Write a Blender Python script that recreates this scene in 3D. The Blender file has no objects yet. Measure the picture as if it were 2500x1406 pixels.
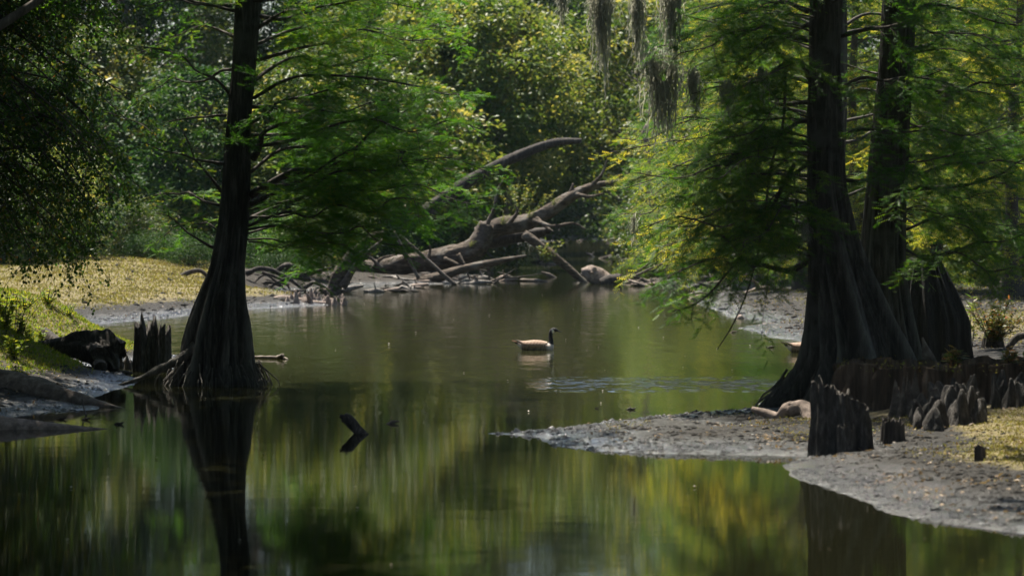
import bpy, math
import numpy as np
from math import radians as R, sin, cos, pi, exp
from mathutils import Vector

# ------------------------------------------------------------------ camera, world, sun, exposure
sc = bpy.context.scene
COL = sc.collection
F, HOR, CX, CH = 8894.0, 500.0, 1250.0, 2.7       # focal length in photo pixels, horizon row, centre column, eye height
SUN_EL, SUN_AZ = 67.0, -28.0                       # sun high, beyond the creek and a little to the left

cam_d = bpy.data.cameras.new('camera')
cam = bpy.data.objects.new('camera', cam_d); COL.objects.link(cam)
cam.location = (0, 0, CH); cam.rotation_euler = (R(90), 0, 0)
cam_d.sensor_width = 36; cam_d.sensor_fit = 'HORIZONTAL'
cam_d.lens = F / 2500 * 36
cam_d.shift_y = -(703 - HOR) / 2500
cam_d.clip_start = 0.5; cam_d.clip_end = 3000
cam_d.dof.use_dof = True; cam_d.dof.focus_distance = 61; cam_d.dof.aperture_fstop = 2.8
sc.camera = cam

wd = bpy.data.worlds.new('World'); sc.world = wd; wd.use_nodes = True
nt = wd.node_tree
sky = nt.nodes.new('ShaderNodeTexSky'); sky.sky_type = 'NISHITA'; sky.sun_disc = False
sky.sun_elevation = R(SUN_EL); sky.sun_rotation = R(SUN_AZ)
bg = nt.nodes['Background']; bg.inputs[1].default_value = 0.062
nt.links.new(sky.outputs[0], bg.inputs[0])

sl = bpy.data.lights.new('sun', 'SUN'); sl.energy = 5.0; sl.angle = R(0.5); sl.color = (1, .93, .80)
sun = bpy.data.objects.new('sun', sl); COL.objects.link(sun)
sd = Vector((sin(R(SUN_AZ)) * cos(R(SUN_EL)), cos(R(SUN_AZ)) * cos(R(SUN_EL)), sin(R(SUN_EL))))
sun.rotation_euler = sd.to_track_quat('Z', 'Y').to_euler()

sc.view_settings.view_transform = 'Standard'; sc.view_settings.look = 'None'
sc.view_settings.exposure = 1.17; sc.view_settings.gamma = 1
sc.cycles.max_bounces = 7; sc.cycles.diffuse_bounces = 3; sc.cycles.glossy_bounces = 3
sc.cycles.transmission_bounces = 4; sc.cycles.sample_clamp_indirect = 4

# ------------------------------------------------------------------ helpers
def P(px, py, Y): return np.array([(px - CX) * Y / F, Y, CH + (HOR - py) * Y / F])
def WY(py): return CH * F / (py - HOR)
def W(px, py): Y = WY(py); return np.array([(px - CX) * Y / F, Y, 0.0])

def tag(o, label=None, cat=None, group=None, kind=None):
    if label: o['label'] = label
    if cat: o['category'] = cat
    if group: o['group'] = group
    if kind: o['kind'] = kind
    return o

def empty(name, loc, label, cat, group=None):
    o = bpy.data.objects.new(name, None); COL.objects.link(o)
    o.location = [float(v) for v in loc]; o.empty_display_size = .2
    return tag(o, label, cat, group)

def copy_tree(o, parent=None):
    c = o.copy(); COL.objects.link(c)
    if parent is not None: c.parent = parent
    for ch in list(o.children): copy_tree(ch, c)
    return c

class G:
    """collects vertices and faces, builds ONE mesh object"""
    def __init__(s): s.v = []; s.f = []; s.a = []; s.n = 0
    def add(s, V, Fs, tint=0.5):
        V = np.asarray(V, float).reshape(-1, 3)
        for f in (Fs if isinstance(Fs, list) else [Fs]):
            s.f.append(np.asarray(f, np.int64) + s.n)
        s.v.append(V)
        s.a.append(np.broadcast_to(np.asarray(tint, float), (len(V),)) if np.ndim(tint) < 2 else tint)
        s.n += len(V); return s
    def build(s, name, mat, parent=None, origin=None, smooth=True, rgb=None):
        V = np.concatenate(s.v)
        o3 = np.zeros(3) if origin is None else np.asarray(origin, float)
        V = V - o3
        me = bpy.data.meshes.new(name)
        nl = sum(f.size for f in s.f); npl = sum(len(f) for f in s.f)
        me.vertices.add(len(V)); me.vertices.foreach_set('co', V.astype(np.float32).ravel())
        me.loops.add(nl); me.loops.foreach_set('vertex_index', np.concatenate([f.ravel() for f in s.f]).astype(np.int32))
        tot = np.concatenate([np.full(len(f), f.shape[1]) for f in s.f])
        st = np.concatenate([[0], np.cumsum(tot)[:-1]])
        me.polygons.add(npl); me.polygons.foreach_set('loop_start', st.astype(np.int32))
        at = me.attributes.new('tint', 'FLOAT', 'POINT')
        at.data.foreach_set('value', np.concatenate(s.a).astype(np.float32))
        if rgb is not None:
            ac = me.attributes.new('plumage', 'FLOAT_COLOR', 'POINT')
            c4 = np.ones((len(V), 4), np.float32); c4[:, :3] = rgb; ac.data.foreach_set('color', c4.ravel())
        me.update(calc_edges=True); me.validate()
        if smooth: me.polygons.foreach_set('use_smooth', np.ones(len(me.polygons), bool))
        me.materials.append(mat)
        o = bpy.data.objects.new(name, me); COL.objects.link(o)
        if parent is not None: o.parent = parent
        elif origin is not None: o.location = [float(v) for v in o3]
        return o

_T = np.random.default_rng(5).random((256, 256))
def vnoise(x, y):
    x = np.asarray(x, float); y = np.asarray(y, float)
    xi = np.floor(x).astype(int); yi = np.floor(y).astype(int)
    fx = x - xi; fy = y - yi; fx = fx * fx * (3 - 2 * fx); fy = fy * fy * (3 - 2 * fy)
    t = lambda a, b: _T[a & 255, b & 255]
    return ((t(xi, yi) * (1 - fx) + t(xi + 1, yi) * fx) * (1 - fy) + (t(xi, yi + 1) * (1 - fx) + t(xi + 1, yi + 1) * fx) * fy)
def fbm(x, y, o=4):
    s = 0; a = .5
    for i in range(o): s = s + a * (vnoise(x * 2 ** i + 17 * i, y * 2 ** i + 31 * i) - .5); a *= .5
    return s * 2                                     # about -1..1
def sstep(a, b, x): t = np.clip((x - a) / (b - a), 0, 1); return t * t * (3 - 2 * t)
def nrm(v): v = np.asarray(v, float); return v / np.maximum(np.linalg.norm(v, axis=-1, keepdims=True), 1e-9)

def spline(pts, n):
    p = np.asarray(pts, float)
    if len(p) == 2: return p[0] + (p[1] - p[0]) * np.linspace(0, 1, n)[:, None]
    q = np.vstack([2 * p[0] - p[1], p, 2 * p[-1] - p[-2]])
    t = np.linspace(0, len(p) - 1, n); i = np.minimum(t.astype(int), len(p) - 2); f = (t - i)[:, None]
    a, b, c, d = q[i], q[i + 1], q[i + 2], q[i + 3]
    return .5 * (2 * b + (c - a) * f + (2 * a - 5 * b + 4 * c - d) * f * f + (3 * b - a - 3 * c + d) * f ** 3)

def tube(g, pts, rad, n=8, m=None, rough=0., seed=0, jag=0., tint=.5, ribs=0.):
    """smooth tapered tube along pts (radius per point), closed ragged ends"""
    m = m or max(4, 4 * len(pts)); C = spline(pts, m)
    rr = np.interp(np.linspace(0, len(pts) - 1, m), np.arange(len(pts)), rad if np.ndim(rad) else np.full(len(pts), rad))
    T = nrm(np.gradient(C, axis=0)); up = np.array([0, 0, 1.]) if abs(T[0][2]) < .9 else np.array([1., 0, 0])
    A = np.zeros_like(C); a = nrm(np.cross(T[0], up))
    for i in range(m):
        a = nrm(a - T[i] * np.dot(a, T[i])); A[i] = a
    B = np.cross(T, A); th = np.linspace(0, 2 * pi, n, endpoint=False)
    L = np.concatenate([[0], np.cumsum(np.linalg.norm(np.diff(C, axis=0), axis=1))])
    k = np.ones((m, n))
    if rough:
        r0 = max(rr.max(), 1e-3)
        k += rough * fbm(np.cos(th)[None] * 1.6 + L[:, None] / r0 * .35 + seed * 7.3, np.sin(th)[None] * 1.6 + L[:, None] / r0 * .2 + seed * 3.1, 4)
        k += rough * .5 * fbm(th[None] * 4 + seed, L[:, None] / r0 * .3, 3) * np.ones((m, 1))
    if ribs: k += ribs * np.abs(np.sin(th * 3.5 + seed))[None] * fbm(th[None] * 3 + seed, L[:, None] * .8, 2)
    V = C[:, None] + (A[:, None] * np.cos(th)[None, :, None] + B[:, None] * np.sin(th)[None, :, None]) * (rr[:, None] * k)[..., None]
    if jag:
        j = fbm(th * 2.5 + seed, th * 0 + seed * 2.2, 3) * jag * rr[-1] * 2; V[-1] += T[-1] * j[:, None]
        j = fbm(th * 2.5 + seed + 9, th * 0 + seed, 3) * jag * rr[0] * 2; V[0] += T[0] * j[:, None]
    V = np.vstack([V.reshape(-1, 3), C[0], C[-1]])
    i = np.arange(m - 1)[:, None] * n; j = np.arange(n)[None]; j2 = (j + 1) % n
    q = np.stack([i + j, i + j2, i + n + j2, i + n + j], -1).reshape(-1, 4)
    jj = np.arange(n); c0 = np.stack([np.full(n, m * n), (jj + 1) % n, jj], -1); e = (m - 1) * n
    c1 = np.stack([np.full(n, m * n + 1), e + jj, e + (jj + 1) % n], -1)
    g.add(V, [q, c0, c1], tint)
    return C

def grid_faces(m, n, wrap=True):
    i = np.arange(m - 1)[:, None] * n; j = np.arange(n if wrap else n - 1)[None]; j2 = (j + 1) % n
    return np.stack([i + j, i + j2, i + n + j2, i + n + j], -1).reshape(-1, 4)

# ------------------------------------------------------------------ materials
def newmat(name):
    m = bpy.data.materials.new(name); m.use_nodes = True
    return m, m.node_tree.nodes, m.node_tree.links, m.node_tree.nodes['Principled BSDF']
def ramp(N, stops):
    r = N.new('ShaderNodeValToRGB'); e = r.color_ramp.elements
    while len(e) < len(stops): e.new(.5)
    for k, (p, c) in enumerate(stops): e[k].position = p; e[k].color = (*c, 1)
    return r
def noise(N, L, vec, scale, detail=4, rough=.6):
    n = N.new('ShaderNodeTexNoise'); n.inputs['Scale'].default_value = scale; n.inputs['Detail'].default_value = detail
    n.inputs['Roughness'].default_value = rough
    if vec is not None: L.new(vec, n.inputs['Vector'])
    return n
def mapping(N, L, vec, s):
    m = N.new('ShaderNodeMapping'); m.inputs['Scale'].default_value = s; L.new(vec, m.inputs['Vector']); return m
def bump(N, L, h, dist, strength=1.):
    b = N.new('ShaderNodeBump'); b.inputs['Distance'].default_value = dist; b.inputs['Strength'].default_value = strength
    L.new(h, b.inputs['Height']); return b

def bark_mat(name, dark, mid, light, stretch=(9, 9, 1.2), rough=.9, bd=.03, lichen=None, foot=None):
    m, N, L, p = newmat(name)
    tc = N.new('ShaderNodeTexCoord')
    mp = mapping(N, L, tc.outputs['Object'], stretch)
    n1 = noise(N, L, mp.outputs[0], 1.6, 8, .68)
    n2 = noise(N, L, tc.outputs['Object'], 1.7, 4)
    r = ramp(N, [(.3, dark), (.52, mid), (.75, light)]); L.new(n1.outputs['Fac'], r.inputs[0])
    last = r.outputs[0]
    if lichen:
        rr = ramp(N, [(.52, (0, 0, 0)), (.66, (1, 1, 1))]); L.new(n2.outputs['Fac'], rr.inputs[0])
        mx = N.new('ShaderNodeMix'); mx.data_type = 'RGBA'; L.new(rr.outputs[0], mx.inputs[0]); L.new(last, mx.inputs[6])
        mx.inputs[7].default_value = (*lichen, 1); last = mx.outputs[2]
    if foot:                                            # bleached, water-worn bark below the flood line
        sp = N.new('ShaderNodeSeparateXYZ'); L.new(tc.outputs['Object'], sp.inputs[0])
        nf = noise(N, L, mapping(N, L, tc.outputs['Object'], (7, 7, .5)).outputs[0], 1.0, 5, .7)
        ma = N.new('ShaderNodeMath'); ma.operation = 'MULTIPLY_ADD'; L.new(nf.outputs['Fac'], ma.inputs[0]); ma.inputs[1].default_value = -3.2; L.new(sp.outputs[2], ma.inputs[2])
        mf = N.new('ShaderNodeMapRange'); mf.inputs[1].default_value = -.6; mf.inputs[2].default_value = 1.4; mf.inputs[3].default_value = 1.; mf.inputs[4].default_value = 0; L.new(ma.outputs[0], mf.inputs[0])
        ta = N.new('ShaderNodeAttribute'); ta.attribute_name = 'tint'; tm = N.new('ShaderNodeMath'); tm.operation = 'MULTIPLY'; L.new(mf.outputs[0], tm.inputs[0]); L.new(ta.outputs['Fac'], tm.inputs[1])
        fr = ramp(N, [(.3, tuple(v * .35 for v in foot)), (.6, foot)]); L.new(n1.outputs['Fac'], fr.inputs[0])
        mx = N.new('ShaderNodeMix'); mx.data_type = 'RGBA'; L.new(tm.outputs[0], mx.inputs[0]); L.new(last, mx.inputs[6]); L.new(fr.outputs[0], mx.inputs[7]); last = mx.outputs[2]
    L.new(last, p.inputs['Base Color']); p.inputs['Roughness'].default_value = rough
    b = bump(N, L, n1.outputs['Fac'], bd); L.new(b.outputs[0], p.inputs['Normal'])
    return m

def leaf_mat(name, stops, trans=.45, yellow=(1.25, 1.15, .55), rough=.5, spec=.3):
    m, N, L, p = newmat(name)
    at = N.new('ShaderNodeAttribute'); at.attribute_name = 'tint'
    r = ramp(N, stops); L.new(at.outputs['Fac'], r.inputs[0])
    L.new(r.outputs[0], p.inputs['Base Color']); p.inputs['Roughness'].default_value = rough
    p.inputs['Specular IOR Level'].default_value = spec
    mul = N.new('ShaderNodeMix'); mul.data_type = 'RGBA'; mul.blend_type = 'MULTIPLY'; mul.inputs[0].default_value = 1
    L.new(r.outputs[0], mul.inputs[6]); mul.inputs[7].default_value = (*yellow, 1); mul.clamp_result = False
    t = N.new('ShaderNodeBsdfTranslucent'); L.new(mul.outputs[2], t.inputs[0])
    mx = N.new('ShaderNodeMixShader'); mx.inputs[0].default_value = trans
    L.new(p.outputs[0], mx.inputs[1]); L.new(t.outputs[0], mx.inputs[2])
    L.new(mx.outputs[0], N['Material Output'].inputs[0])
    return m

M = {}
M['cypress_bark'] = bark_mat('cypress bark', (.012, .010, .008), (.055, .047, .039), (.2, .18, .155), bd=.1, lichen=(.10, .098, .085), foot=(.27, .255, .23))
M['dead_wood'] = bark_mat('weathered wood', (.04, .033, .028), (.15, .122, .1), (.34, .29, .245), stretch=(5, 5, 5), bd=.03)
M['black_wood'] = bark_mat('shade-darkened wood', (.006, .0055, .005), (.02, .018, .016), (.065, .058, .05), stretch=(9, 9, 1.0), bd=.05)  # near-black ramp puts the broad stump's shade into its colour
M['log_wood'] = bark_mat('cracked log bark', (.016, .012, .009), (.095, .072, .053), (.32, .25, .19), stretch=(1.6, 9, 9), bd=.09, lichen=(.20, .18, .155))
M['grey_wood'] = bark_mat('grey wood', (.06, .055, .05), (.2, .18, .16), (.38, .35, .32), stretch=(9, 9, 1.0), bd=.03)
M['dark_wood'] = bark_mat('dark rotten wood', (.012, .01, .009), (.05, .042, .036), (.16, .135, .115), stretch=(9, 9, 1.3), bd=.04)
M['brown_wood'] = bark_mat('brown rotten wood', (.03, .02, .014), (.12, .08, .055), (.26, .19, .14), stretch=(7, 7, .6), bd=.04)
M['knee_wood'] = bark_mat('knee wood', (.016, .014, .013), (.065, .058, .052), (.19, .175, .16), stretch=(14, 14, 4), bd=.05)
M['tan_wood'] = bark_mat('bare tan wood', (.10, .078, .064), (.27, .21, .175), (.46, .37, .31), stretch=(6, 6, 6), bd=.03)
M['twig'] = bark_mat('twig bark', (.02, .017, .014), (.06, .05, .042), (.14, .12, .1), stretch=(20, 20, 20), bd=.005)
M['far_bark'] = bark_mat('far bark', (.05, .045, .04), (.13, .115, .1), (.25, .225, .2), stretch=(6, 6, 1), bd=.03)
M['needle'] = leaf_mat('cypress needles', [(0, (.042, .145, .016)), (.5, (.085, .235, .024)), (.85, (.17, .30, .03)), (1, (.34, .38, .045))], .58)
M['needle_sun'] = leaf_mat('sunlit cypress needles', [(0, (.04, .12, .016)), (.38, (.10, .20, .022)), (.7, (.36, .40, .045)), (1, (.62, .54, .08))], .6)  # lighter copy of the cypress needles, sunlight put into the colour
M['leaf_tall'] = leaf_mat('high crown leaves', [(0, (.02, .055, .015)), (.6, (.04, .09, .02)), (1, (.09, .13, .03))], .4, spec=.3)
M['needle_dark'] = leaf_mat('shaded cypress needles', [(0, (.032, .11, .015)), (.5, (.068, .18, .022)), (1, (.19, .28, .035))], .55)  # darker copy of the cypress needles, shade put into the colour
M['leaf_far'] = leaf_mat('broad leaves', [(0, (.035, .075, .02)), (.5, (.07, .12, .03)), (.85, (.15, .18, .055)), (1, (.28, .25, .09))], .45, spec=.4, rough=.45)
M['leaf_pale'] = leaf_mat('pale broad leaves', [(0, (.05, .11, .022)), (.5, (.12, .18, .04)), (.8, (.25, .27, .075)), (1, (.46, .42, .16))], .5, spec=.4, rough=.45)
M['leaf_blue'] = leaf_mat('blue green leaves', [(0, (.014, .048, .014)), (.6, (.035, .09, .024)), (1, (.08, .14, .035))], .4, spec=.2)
M['leaf_dark'] = leaf_mat('drooping leaves', [(0, (.026, .072, .016)), (.7, (.062, .125, .026)), (.9, (.20, .18, .03)), (1, (.40, .17, .03))], .5, spec=.3, rough=.45)
M['weed'] = leaf_mat('weed leaves', [(0, (.10, .19, .02)), (.6, (.20, .28, .03)), (1, (.36, .35, .05))], .5)
M['shrub'] = leaf_mat('shrub leaves', [(0, (.05, .10, .02)), (.55, (.12, .16, .03)), (.8, (.26, .17, .05)), (1, (.34, .12, .05))], .4, spec=.5, rough=.35)
M['cover'] = leaf_mat('creeping moss', [(0, (.16, .12, .06)), (.4, (.22, .205, .08)), (.75, (.285, .275, .095)), (1, (.20, .26, .05))], .35, spec=.2)
M['moss_grey'] = leaf_mat('hanging grey moss', [(0, (.24, .25, .215)), (.5, (.4, .41, .36)), (1, (.58, .58, .52))], .55, yellow=(1.05, 1.02, .9))

def ground_mat():
    m, N, L, p = newmat('bank soil')
    geo = N.new('ShaderNodeNewGeometry'); at = N.new('ShaderNodeAttribute'); at.attribute_name = 'tint'
    sx = N.new('ShaderNodeSeparateXYZ'); L.new(geo.outputs['Position'], sx.inputs[0])
    n1 = noise(N, L, geo.outputs['Position'], 2.3, 9, .72); n2 = noise(N, L, geo.outputs['Position'], 11, 6, .7)
    n3 = noise(N, L, geo.outputs['Position'], .7, 3)
    mud = ramp(N, [(.34, (.007, .0066, .006)), (.54, (.030, .027, .023)), (.72, (.105, .093, .078))]); L.new(n2.outputs['Fac'], mud.inputs[0])
    mos = ramp(N, [(.25, (.09, .07, .04)), (.5, (.22, .18, .085)), (.75, (.30, .25, .11))]); L.new(n2.outputs['Fac'], mos.inputs[0])
    add = N.new('ShaderNodeMath'); add.operation = 'MULTIPLY_ADD'; L.new(n1.outputs['Fac'], add.inputs[0]); add.inputs[1].default_value = 1.2
    L.new(at.outputs['Fac'], add.inputs[2])
    ms = N.new('ShaderNodeMapRange'); ms.inputs[1].default_value = .88; ms.inputs[2].default_value = 1.15; L.new(add.outputs[0], ms.inputs[0])
    mx = N.new('ShaderNodeMix'); mx.data_type = 'RGBA'; L.new(ms.outputs[0], mx.inputs[0]); L.new(mud.outputs[0], mx.inputs[6]); L.new(mos.outputs[0], mx.inputs[7])
    # wet margin: height above the water with noise
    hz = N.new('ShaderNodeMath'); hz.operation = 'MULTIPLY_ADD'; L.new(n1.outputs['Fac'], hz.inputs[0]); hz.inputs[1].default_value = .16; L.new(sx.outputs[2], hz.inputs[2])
    wet = N.new('ShaderNodeMapRange'); wet.inputs[1].default_value = .13; wet.inputs[2].default_value = .22; L.new(hz.outputs[0], wet.inputs[0])
    mw = N.new('ShaderNodeMix'); mw.data_type = 'RGBA'; L.new(wet.outputs[0], mw.inputs[0])
    wc = ramp(N, [(.32, (.008, .0078, .0075)), (.68, (.04, .038, .035))]); L.new(n2.outputs['Fac'], wc.inputs[0])
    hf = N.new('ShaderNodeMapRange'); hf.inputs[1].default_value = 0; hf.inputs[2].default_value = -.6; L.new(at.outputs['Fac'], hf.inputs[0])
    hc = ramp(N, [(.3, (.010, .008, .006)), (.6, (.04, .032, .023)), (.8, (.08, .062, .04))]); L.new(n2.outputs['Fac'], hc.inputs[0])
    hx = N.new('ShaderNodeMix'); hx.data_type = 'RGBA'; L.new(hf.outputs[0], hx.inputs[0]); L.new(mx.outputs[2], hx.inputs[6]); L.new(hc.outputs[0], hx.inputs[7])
    L.new(wc.outputs[0], mw.inputs[6]); L.new(hx.outputs[2], mw.inputs[7])
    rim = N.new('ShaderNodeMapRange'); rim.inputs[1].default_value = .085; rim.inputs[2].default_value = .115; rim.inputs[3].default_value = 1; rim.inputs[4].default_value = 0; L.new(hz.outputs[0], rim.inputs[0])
    rc = ramp(N, [(.36, (.03, .03, .029)), (.56, (.22, .215, .205))]); L.new(n2.outputs['Fac'], rc.inputs[0])      # sky reflection of the wet rim painted as pale grey along the water line
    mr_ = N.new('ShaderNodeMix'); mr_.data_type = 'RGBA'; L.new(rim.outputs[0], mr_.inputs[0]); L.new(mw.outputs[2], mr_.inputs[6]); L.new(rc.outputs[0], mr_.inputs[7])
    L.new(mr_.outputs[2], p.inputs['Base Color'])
    ro = N.new('ShaderNodeMapRange'); ro.inputs[3].default_value = .28; ro.inputs[4].default_value = .95; L.new(wet.outputs[0], ro.inputs[0])
    L.new(ro.outputs[0], p.inputs['Roughness'])
    b = bump(N, L, n2.outputs['Fac'], .09); L.new(b.outputs[0], p.inputs['Normal'])
    cw = N.new('ShaderNodeMapRange'); cw.inputs[3].default_value = 1; cw.inputs[4].default_value = 0; L.new(wet.outputs[0], cw.inputs[0]); L.new(cw.outputs[0], p.inputs['Coat Weight']); p.inputs['Coat Roughness'].default_value = .12
    bc = bump(N, L, n2.outputs['Fac'], .05); L.new(bc.outputs[0], p.inputs['Coat Normal'])
    return m
M['ground'] = ground_mat()

def water_mat():
    m, N, L, p = newmat('creek water')
    geo = N.new('ShaderNodeNewGeometry'); sx = N.new('ShaderNodeSeparateXYZ'); L.new(geo.outputs['Position'], sx.inputs[0])
    p.inputs['Base Color'].default_value = (.0075, .0072, .0030, 1)
    p.inputs['Roughness'].default_value = .02; p.inputs['IOR'].default_value = 1.17
    def math(op, a, b=None, c=None):
        n = N.new('ShaderNodeMath'); n.operation = op
        for k, v in enumerate((a, b, c)):
            if v is None: continue
            if isinstance(v, (int, float)): n.inputs[k].default_value = v
            else: L.new(v, n.inputs[k])
        return n.outputs[0]
    def mr(v, a, b, c=0., d=1., smooth=True):
        n = N.new('ShaderNodeMapRange'); n.interpolation_type = 'SMOOTHSTEP' if smooth else 'LINEAR'
        n.inputs[1].default_value = a; n.inputs[2].default_value = b; n.inputs[3].default_value = c; n.inputs[4].default_value = d
        L.new(v, n.inputs[0]); return n.outputs[0]
    x, y = sx.outputs[0], sx.outputs[1]
    # breeze: how strongly the surface is ruffled (calm in front, ruffled around the goose, one glittering strip)
    n0 = noise(N, L, mapping(N, L, geo.outputs['Position'], (.25, .12, 1)).outputs[0], 1.0, 3)
    ruff = math('MULTIPLY', mr(y, 36, 78), mr(y, 88, 120, 1, .35))
    sun_tone = N.new('ShaderNodeMix'); sun_tone.data_type = 'RGBA'; L.new(math('MAXIMUM', ruff, mr(y, 125, 150)), sun_tone.inputs[0]); sun_tone.inputs[6].default_value = (.0085, .0088, .0040, 1); sun_tone.inputs[7].default_value = (.031, .0325, .0125, 1); L.new(sun_tone.outputs[2], p.inputs['Base Color'])   # paler murk colour puts sunlit patches into the mid and far water
    strip = math('MULTIPLY', math('MULTIPLY', mr(y, 52.4, 53.8), mr(y, 55.0, 57.6, 1, 0)), math('MULTIPLY', mr(x, .1, 1.7), mr(x, 3.2, 4.4, 1, .1)))
    nz = noise(N, L, mapping(N, L, geo.outputs['Position'], (1, 2.2, 1)).outputs[0], 7.0, 3, .5)
    nb = noise(N, L, mapping(N, L, geo.outputs['Position'], (1, 1.4, 1)).outputs[0], 1.1, 2, .5)
    pat = noise(N, L, mapping(N, L, geo.outputs['Position'], (3.6, 1.7, 1)).outputs[0], 1.0, 2, .6)
    strip = math('MULTIPLY', strip, mr(math('MULTIPLY_ADD', mr(y, 53.6, 55, 0, .06), mr(y, 57, 55, 0, 1), pat.outputs['Fac']), .50, .58))
    L.new(math('MULTIPLY_ADD', strip, 1.6, 1.2), p.inputs['IOR'])
    amp = math('ADD', math('MULTIPLY_ADD', math('MULTIPLY', ruff, mr(n0.outputs['Fac'], .3, .7, .4, 1.2, False)), .0011, .00030), math('MULTIPLY', strip, .012))
    nm = noise(N, L, mapping(N, L, geo.outputs['Position'], (2.4, .55, 1)).outputs[0], 1.0, 3, .55)
    ns = noise(N, L, mapping(N, L, geo.outputs['Position'], (1.2, 2.6, 1)).outputs[0], 1.6, 3, .6)
    h = math('MULTIPLY_ADD', nz.outputs['Fac'], amp, math('MULTIPLY', nb.outputs['Fac'], .0010))
    h = math('MULTIPLY_ADD', nm.outputs['Fac'], math('MULTIPLY', ruff, .022), h)
    h = math('MULTIPLY_ADD', ns.outputs['Fac'], math('MULTIPLY', strip, .16), h)
    b = bump(N, L, h, 1.0); L.new(b.outputs[0], p.inputs['Normal'])
    return m
M['water'] = water_mat()

# ------------------------------------------------------------------ the land: one sheet, creek bed to forest floor
def pix(l): return [tuple(W(a, b)[:2]) for a, b in l]
left_shore = [(-9, 12), (-8.5, 30)] + pix([(-150, 1062), (0, 1026), (60, 1014), (150, 1002), (230, 999), (262, 990), (235, 972), (255, 955), (300, 946), (335, 938),
    (345, 928), (322, 917), (262, 913), (225, 904), (262, 894), (322, 889), (350, 905), (425, 900), (440, 868), (335, 836), (255, 815), (180, 801),
    (165, 796), (240, 791), (330, 783), (430, 773), (520, 763), (620, 754), (700, 749), (800, 745), (848, 742), (845, 736), (760, 729), (690, 723), (700, 714), (800, 707),
    (850, 699), (1000, 695), (1110, 692), (1170, 688), (1182, 672), (1190, 655), (1196, 640), (1230, 622), (1262, 606), (1330, 592), (1400, 583), (1500, 580)])
POLYS = [np.array(left_shore + [(30, 300), (400, 320), (400, 900), (-400, 900), (-400, 12)]),
         np.array([(400, 12), (14, 12), (9, 24)] + pix([(2800, 1330), (2500, 1304), (2400, 1290), (2200, 1258), (2050, 1208), (1945, 1162), (1912, 1137), (1935, 1127), (1985, 1117),
    (1960, 1113), (1800, 1111), (1600, 1107), (1450, 1100), (1345, 1087), (1290, 1066), (1185, 1058), (1350, 1046), (1480, 1031), (1700, 1010), (1850, 999), (1860, 985),
    (1930, 945), (2010, 915), (2060, 890), (2060, 860), (1960, 836), (1850, 816), (1795, 801), (1865, 792), (1870, 784), (1800, 776), (1700, 748), (1690, 735), (1720, 718),
    (1690, 706), (1640, 694), (1665, 672), (1700, 650), (1640, 630), (1590, 610), (1540, 597), (1500, 588)]) + [(14, 330), (400, 320)])]
def sdf(x, y):
    best = np.full(x.shape, -1e9)
    for Q in POLYS:
        d = np.full(x.shape, 1e18); ins = np.zeros(x.shape, bool); n = len(Q)
        for i in range(n):
            a, b = Q[i], Q[(i + 1) % n]; e = b - a
            t = np.clip(((x - a[0]) * e[0] + (y - a[1]) * e[1]) / max(e @ e, 1e-12), 0, 1)
            d = np.minimum(d, (x - a[0] - t * e[0]) ** 2 + (y - a[1] - t * e[1]) ** 2)
            if a[1] != b[1]:
                ins ^= ((a[1] > y) != (b[1] > y)) & (x < (b[0] - a[0]) * (y - a[1]) / (b[1] - a[1]) + a[0])
        d = np.sqrt(d); best = np.maximum(best, np.where(ins, d, -d))
    return best
def bumpz(x, y, cx, cy, sx, sy): return np.exp(-((x - cx) / sx) ** 2 - ((y - cy) / sy) ** 2)
def ground_z(x, y, detail=True):
    x = np.asarray(x, float); y = np.asarray(y, float)
    d = sdf(x, y)
    d = d + .22 * fbm(x * .8, y * .5, 4) * np.clip(y / 60, .6, 2)
    land = .33 * (1 - np.exp(-np.maximum(d, 0) / 2.4)) + .010 * np.clip(d, 0, 40)
    land = land * (1 - .38 * bumpz(x, y, 2.9, 43.3, 2.1, 3.2))                  # the low mud spit
    m = sstep(0, 2.4, d)
    land = land + m * (1.05 * bumpz(x, y, -9.0, 61.0, 2.5, 6.5) + .66 * bumpz(x, y, -13.0, 113, 5.2, 16) + .35 * bumpz(x, y, -26, 150, 12, 30))
    z = np.where(d > 0, land, np.maximum(.28 * d, -.9))
    if detail:
        k = sstep(-.3, .8, d)
        z = z + k * (.05 * fbm(x * 1.3 + 4, y * .9, 4) + .035 * fbm(x * 5, y * 3.5 + 9, 3))
    return z
def gz(x, y): return float(ground_z(np.array([x]), np.array([y]))[0])

def moss_mask(x, y, z):
    """where the yellow creeping moss grows (0 bare mud .. 1 covered)"""
    k = sstep(.12, .32, z)
    reg = .7 * bumpz(x, y, -8.2, 62.5, 3.5, 7) + .5 * bumpz(x, y, -12, 108, 9, 24) + 1.5 * bumpz(x, y, 5.5, 36.8, 1.7, 4.4) + .85 * bumpz(x, y, 2.6, 43.6, 1.7, 1.5) + .30 * bumpz(x, y, 8, 72, 6, 8) + .22
    u = CX + x * F / np.maximum(y, 1)
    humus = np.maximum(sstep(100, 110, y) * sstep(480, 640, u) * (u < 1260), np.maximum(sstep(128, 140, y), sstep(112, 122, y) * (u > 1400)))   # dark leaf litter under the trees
    return np.clip(k * reg, 0, 1) * (1 - humus) - humus * sstep(.02, .12, z)

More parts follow.
